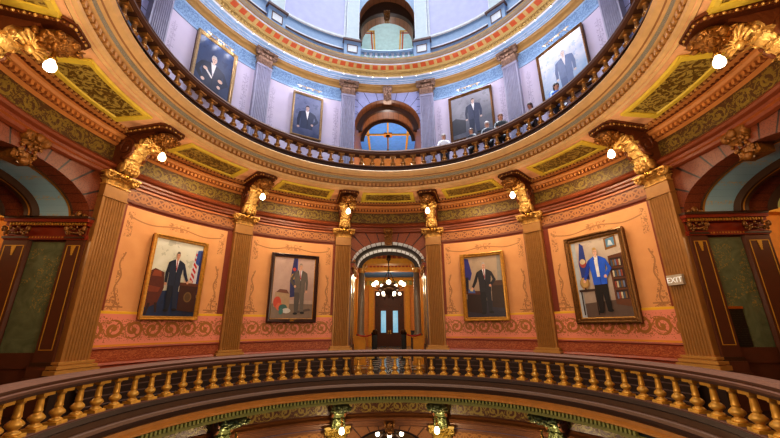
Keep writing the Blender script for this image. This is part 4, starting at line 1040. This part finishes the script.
def up3(a):
    a.q([(0, 0), (1, 0), (1, 1), (0, 1)], pgrad('canvas grey dusk', (70, 74, 88), (150, 150, 160), (88, 92, 100)))
    a.q([(0, .1), (.34, .12), (.36, .40), (.1, .5), (0, .46)], (60, 62, 70))
    man(a, .56, .02, .86, (66, 72, 96), (50, 56, 78), None, (84, 76, 80), (206, 180, 168), arms=(1, 1))
def up4(a):
    a.q([(0, 0), (1, 0), (1, 1), (0, 1)], pgrad('canvas cloudy sky', (110, 160, 206), (232, 230, 236), (96, 156, 210), 2.2))
    man(a, .55, -.02, .84, (110, 128, 166), (92, 110, 150), None, (190, 186, 190), (224, 206, 198), arms=(1, 1))
painting(-60.3, 10.30, 12.90, 1.72, 'frame pale gold', .13, .09, 'upper gallery portrait of a white haired man on a near black ground, upper left', up1)
painting(-29.2, 10.30, 12.64, 1.46, 'frame pale gold', .10, .08, 'upper gallery portrait with a hazy indigo ground left of the upper arch', up2)
painting(30.4, 10.22, 12.68, 2.12, 'frame carved', .11, .08, 'upper gallery portrait of a standing figure on grey right of the upper arch', up3)
painting(61.3, 10.15, 12.78, 2.04, 'frame carved', .09, .08, 'upper gallery portrait of a figure before a bright cloudy sky', up4)
PIC = []
# picture rails with little lamps over the upper portraits
for t, l in ((-60.3, 'the white haired man'), (-29.2, 'the indigo portrait'), (30.4, 'the grey portrait'), (61.3, 'the cloudy sky portrait')):
    r = empty('picture_light', t, R, 12.95); tag(r, 'thin picture light bar above ' + l, 'picture light', 'picture light bars in the upper gallery')
    b = MB(); b.tube([(-.6, -.30, 0), (.6, -.30, 0)], .022, 'sign plate'); b.tube([(-.4, 0, .05), (-.4, -.3, 0)], .015, 'sign plate'); b.tube([(.4, 0, .05), (.4, -.3, 0)], .015, 'sign plate'); b.build('bar', r)
    for x in (-4, 0, 4): PIC.append(polar(t+x, R-.33, 12.80))
    for x in (-.45, -.15, .15, .45): b = MB(); b.lathe([(.05, -.06), (.03, 0), (.02, .03)], 'sign plate', 8, (x, -.31, -.02)); b.build('lamp_head', r)

# exit sign and plaque
r = empty('exit_sign', 76.8, R-.26, 2.86); tag(r, 'small pale exit sign fixed on the fluted pilaster beside the right archway', 'sign')
b = MB(); b.box((0, 0, .13), (.40, .08, .26), 'sign plate'); b.build('sign_box', r)
cu = bpy.data.curves.new('sign_text', 'FONT'); cu.body = 'EXIT'; cu.size = .2; cu.align_x = 'CENTER'; cu.extrude = .004
to = bpy.data.objects.new('tmp_text', cu); COL.objects.link(to); bpy.context.view_layer.update()
me = bpy.data.meshes.new_from_object(to.evaluated_get(bpy.context.evaluated_depsgraph_get())); bpy.data.objects.remove(to)
me.materials.clear(); me.materials.append(M['sign letters']); lt = bpy.data.objects.new('lettering', me); COL.objects.link(lt); lt.parent = r; lt.location = (0, -.045, .06); lt.rotation_euler = (pi/2, 0, 0)
r = empty('plaque', loc=(8.42, 1.43, 1.36)); tag(r, 'dark memorial plaque on the green marble inside the right archway', 'plaque')
b = MB(); b.box((0, -.02, .44), (.50, .05, .86), 'plaque black'); b.build('panel', r)
b = MB(); b.box((0, -.03, .90), (.52, .06, .06), 'brass'); b.build('top_strip', r)

# ------------------------------------------------------------------ visitors on the upper gallery
def skin(verts, edges, radii, name, m, sub=2):
    me = bpy.data.meshes.new(name); me.from_pydata(verts, edges, []); o = bpy.data.objects.new(name, me); COL.objects.link(o)
    o.modifiers.new('s', 'SKIN'); sv = me.skin_vertices[0].data
    for i, r in enumerate(radii): sv[i].radius = r if isinstance(r, tuple) else (r, r)
    sv[0].use_root = True
    if sub: o.modifiers.new('d', 'SUBSURF').levels = sub
    bpy.context.view_layer.update()
    me2 = bpy.data.meshes.new_from_object(o.evaluated_get(bpy.context.evaluated_depsgraph_get())); bpy.data.objects.remove(o)
    me2.materials.clear(); me2.materials.append(m)
    for p in me2.polygons: p.use_smooth = True
    return me2
def person(t, r, H, label, top, trous, hair, skin_c, yaw=0, long_hair=False, collar=None):
    root = empty('person', t, r, 8.0); root.rotation_euler[2] += radians(yaw); tag(root, label, 'person', None)
    s = H/1.92; sm = pm(skin_c)
    V, E, Rr = [], [], []
    def n(p, rad, par=None):
        V.append(tuple(c*s for c in p)); Rr.append(rad*s if not isinstance(rad, tuple) else tuple(c*s for c in rad)); i = len(V)-1
        if par is not None: E.append((par, i))
        return i
    pel = n((0, 0, 1.02), (.17, .13)); wa = n((0, -.01, 1.20), (.15, .11), pel); ch = n((0, -.02, 1.42), (.18, .13), wa); nk0 = n((0, -.02, 1.58), .085, ch)
    nk = n((0, -.03, 1.65), .062, nk0); hd = n((0, -.05, 1.74), (.082, .10), nk); hd2 = n((0, -.05, 1.84), (.086, .105), hd); n((0, -.04, 1.90), .05, hd2)
    parts = {'arm': [], 'leg': []}
    for sg in (-1, 1):
        sh = n((sg*.20, -.02, 1.52), .075, ch); el = n((sg*.27, -.10, 1.24), .055, sh); wr = n((sg*.20, -.33, 1.15), .036, el); pa = n((sg*.19, -.42, 1.145), (.045, .022), wr)
        for k in range(4): a = n((sg*.19+(k-1.5)*.022, -.48, 1.145-.004*abs(k-1.5)), .0105, pa); n((sg*.19+(k-1.5)*.024, -.52+.008*abs(k-1.2), 1.12), .009, a)
        th = n((sg*.14, -.42, 1.14), .012, pa); n((sg*.12, -.46, 1.125), .010, th)
        hp = n((sg*.10, 0, .94), .10, pel); kn = n((sg*.11, -.02, .52), .066, hp); an = n((sg*.11, .02, .10), .045, kn); n((sg*.12, -.12, .05), (.045, .035), an)
        parts['arm'].append((sh, el, wr)); parts['leg'].append((hp, kn, an))
    me = skin(V, E, Rr, 'body', sm, 1)
    # face: nose, ears, eyes, mouth joined into the same mesh
    b = MB(); z = lambda q: q*s
    b.ball((0, -.158*s, 1.775*s), (.014*s, .022*s, .022*s), sm, 8, 6)
    for sg in (-1, 1):
        b.ball((sg*.086*s, -.05*s, 1.785*s), (.012*s, .022*s, .03*s), sm, 8, 6); b.ball((sg*.034*s, -.138*s, 1.803*s), (.014*s, .008*s, .008*s), pm((40, 30, 28)), 8, 6)
    b.ball((0, -.142*s, 1.728*s), (.028*s, .008*s, .006*s), pm((150, 80, 74)), 8, 6)
    vb = [tuple(v.co) for v in me.vertices]; b2 = MB(); b2.add(vb, [tuple(p.vertices) for p in me.polygons], sm, True)
    off = len(b2.v); b2.v += b.v
    for f, mi, smo, uv in zip(b.f, b.m, b.s, b.uv): b2.f.append([i+off for i in f]); b2.m.append(b2.mi(b.mats[mi])); b2.s.append(smo); b2.uv.append(uv)
    bd = b2.build('body', root)
    def cloth(name, idx, grow, m):
        ids = sorted(set(i for e in idx for i in e)); mp = {a: k for k, a in enumerate(ids)}
        me = skin([V[i] for i in ids], [(mp[a], mp[c]) for a, c in idx], [tuple((q+grow*s) for q in (Rr[i] if isinstance(Rr[i], tuple) else (Rr[i], Rr[i]))) for i in ids], name, m, 1)
        o = bpy.data.objects.new(name, me); COL.objects.link(o); o.parent = root; return o
    e = [(pel, wa), (wa, ch), (ch, nk0)]
    for sh, el, wr in parts['arm']: e += [(ch, sh), (sh, el), (el, wr)]
    cloth('jacket', e, .022, pm(top))
    e = []
    for hp, kn, an in parts['leg']: e += [(pel, hp), (hp, kn), (kn, an)]
    cloth('trousers', e, .02, pm(trous))
    b = MB(); b.ball((0, -.025*s, 1.845*s), (.108*s, .118*s, .105*s), pm(hair), 14, 9); b.ball((0, .02*s, 1.77*s), (.10*s, .075*s, (.16 if long_hair else .10)*s), pm(hair), 12, 8)
    b.build('hair', root)
    b = MB()
    for sg in (-1, 1): b.ball((sg*.12*s, -.06*s, .04*s), (.06*s, .14*s, .04*s), 'black metal', 10, 6)
    b.build('shoes', root)
person(22.4, 6.42, 1.86, 'grey haired visitor in a white top at the upper rail beside the upper arch', (206, 206, 214), (70, 74, 96), (176, 170, 168), (206, 160, 140), 14)
person(33.3, 6.42, 1.78, 'balding visitor in dark clothes standing before the grey upper portrait', (30, 32, 44), (40, 42, 56), (120, 104, 98), (204, 156, 136), -10)
person(39.4, 6.42, 1.84, 'white haired visitor in a dark top near the right edge of the grey portrait', (36, 40, 58), (44, 46, 60), (196, 192, 190), (206, 164, 146), 24)
person(44.6, 6.42, 1.92, 'tall brown haired visitor in a black jacket leaning on the upper rail', (24, 26, 34), (34, 36, 48), (110, 66, 40), (212, 160, 136), 30, True)
person(55.8, 6.42, 1.74, 'dark haired visitor in grey behind the upper rail below the lilac pilaster', (120, 108, 110), (60, 56, 70), (66, 48, 44), (160, 112, 96), 0)
person(65.4, 6.42, 1.84, 'dark haired visitor in a bright blue top before the cloudy sky portrait', (32, 96, 190), (40, 44, 70), (50, 36, 36), (206, 158, 136), 60, True)

# ------------------------------------------------------------------ lights
def light(name, kind, loc, energy, col, size=.2, to=None, spread=None, angle=None):
    l = bpy.data.lights.new(name, kind); l.energy = energy; l.color = col
    if kind == 'AREA': l.size = size*K; l.shape = 'DISK'
    elif kind in ('POINT', 'SPOT'): l.shadow_soft_size = size*K
    if spread: l.spread = radians(spread)
    if angle: l.spot_size = radians(angle); l.spot_blend = .6
    o = bpy.data.objects.new(name, l); COL.objects.link(o); o.location = loc
    if to is not None: o.rotation_euler = (Vector(to)-Vector(loc)).to_track_quat('-Z', 'Y').to_euler()
    return o
WARM = (1.0, .78, .50)
light('dome_daylight', 'AREA', (0, 0, 34), 1900, (.84, .91, 1.0), 11, (0, 0, 0), 60)
for t, r, z in LIGHTS: light('globe_glow', 'POINT', polar(t, r, z-.02), 20 if z > 0 else 46, WARM, .12)
for t in (-140, -170, 170, 140): light('globe_glow', 'POINT', polar(t, 6.5, 6.4), 150, WARM, .12)
light('rotunda_fill', 'POINT', (0, -2, 3.2), 480, (1, .84, .60), 1.2)  # added mid-air fill lifting the soffit and fascia; no lamp hangs here
for t, s in BAYS:
    light('bay_fill', 'AREA', polar(t, 6.6, 6.9), 46, (1, .82, .56), .5, polar(t, 8.0, 2.4))  # added fill washing each portrait wall; no such fixture
    for dt in (-8, 8): light('upper_gallery_fill', 'POINT', polar(t+dt, 6.5, 12.7), 38, (.94, .90, 1), .3)  # unseen fills added to lift the upper walls and cove
for p in PIC: light('picture_lamp', 'POINT', p, 3.0, (1, .96, .94), .05)
for sg in (-1, 1): light('arch_fill', 'POINT', polar(sg*TS, 6.2, 4.8), 34, (1, .74, .46), .3)  # mid-air points put in to brighten the side arches
for y, e in ((9.3, 55), (15.5, 150), (23, 230)): light('hall_fill', 'POINT', (0, y, 5.0 if y > 10 else 3.9), e, (1, .84, .58), .3)  # unseen points added along the hall; the nearest whitens the arch lining
for sg in (-1, 1): light('side_hall_fill', 'POINT', (sg*12.6, 0, 5.0), 130, (1, .76, .46), .3)  # unseen, added so the side arches are better lit
light('upper_gallery_fill', 'POINT', (0, 6.4, 12.6), 38, (.94, .90, 1), .3)  # one more added fill, for the centre bay
light('upper_hall_fill', 'POINT', (0, 11.4, 9.4), 440, (1, .94, .88), .3)  # added without a fixture to brighten the blue ceiling
light('drum_hall_light', 'POINT', (0, 11.2, 17.0), 160, (1, .96, .9), .3)
w = bpy.data.worlds.new('World'); bpy.context.scene.world = w; w.use_nodes = True
bg = w.node_tree.nodes['Background']; bg.inputs[0].default_value = (.55, .70, 1, 1); bg.inputs[1].default_value = .15

# ------------------------------------------------------------------ camera
f, pitch, yaw, roll = 343.2, radians(17.396), radians(.131), radians(-.445)
F = Vector((sin(yaw)*cos(pitch), cos(yaw)*cos(pitch), sin(pitch))); X = Vector((cos(yaw), -sin(yaw), 0)); U = X.cross(F)
X2 = cos(roll)*X + sin(roll)*U; U2 = -sin(roll)*X + cos(roll)*U
cd = bpy.data.cameras.new('camera'); cam = bpy.data.objects.new('camera', cd); COL.objects.link(cam)
cd.sensor_width = 36; cd.lens = 36*f/780; cd.clip_end = 200; cd.clip_start = .02
mx = Matrix((X2, U2, -F)).transposed().to_4x4(); cam.rotation_euler = mx.to_euler(); cam.location = (.05, -7.281, 1.88)
bpy.context.scene.camera = cam

# ------------------------------------------------------------------ working units -> metres
done = set()
for o in COL.objects:
    o.location = o.location*K
    if o.type == 'MESH' and o.data.name not in done: o.data.transform(Matrix.Scale(K, 4)); done.add(o.data.name)
sc = bpy.context.scene
sc.view_settings.view_transform = 'Standard'; sc.view_settings.look = 'Medium High Contrast'; sc.view_settings.exposure = 0.0
sc.cycles.use_denoising = True; sc.cycles.max_bounces = 6; sc.cycles.sample_clamp_indirect = 4
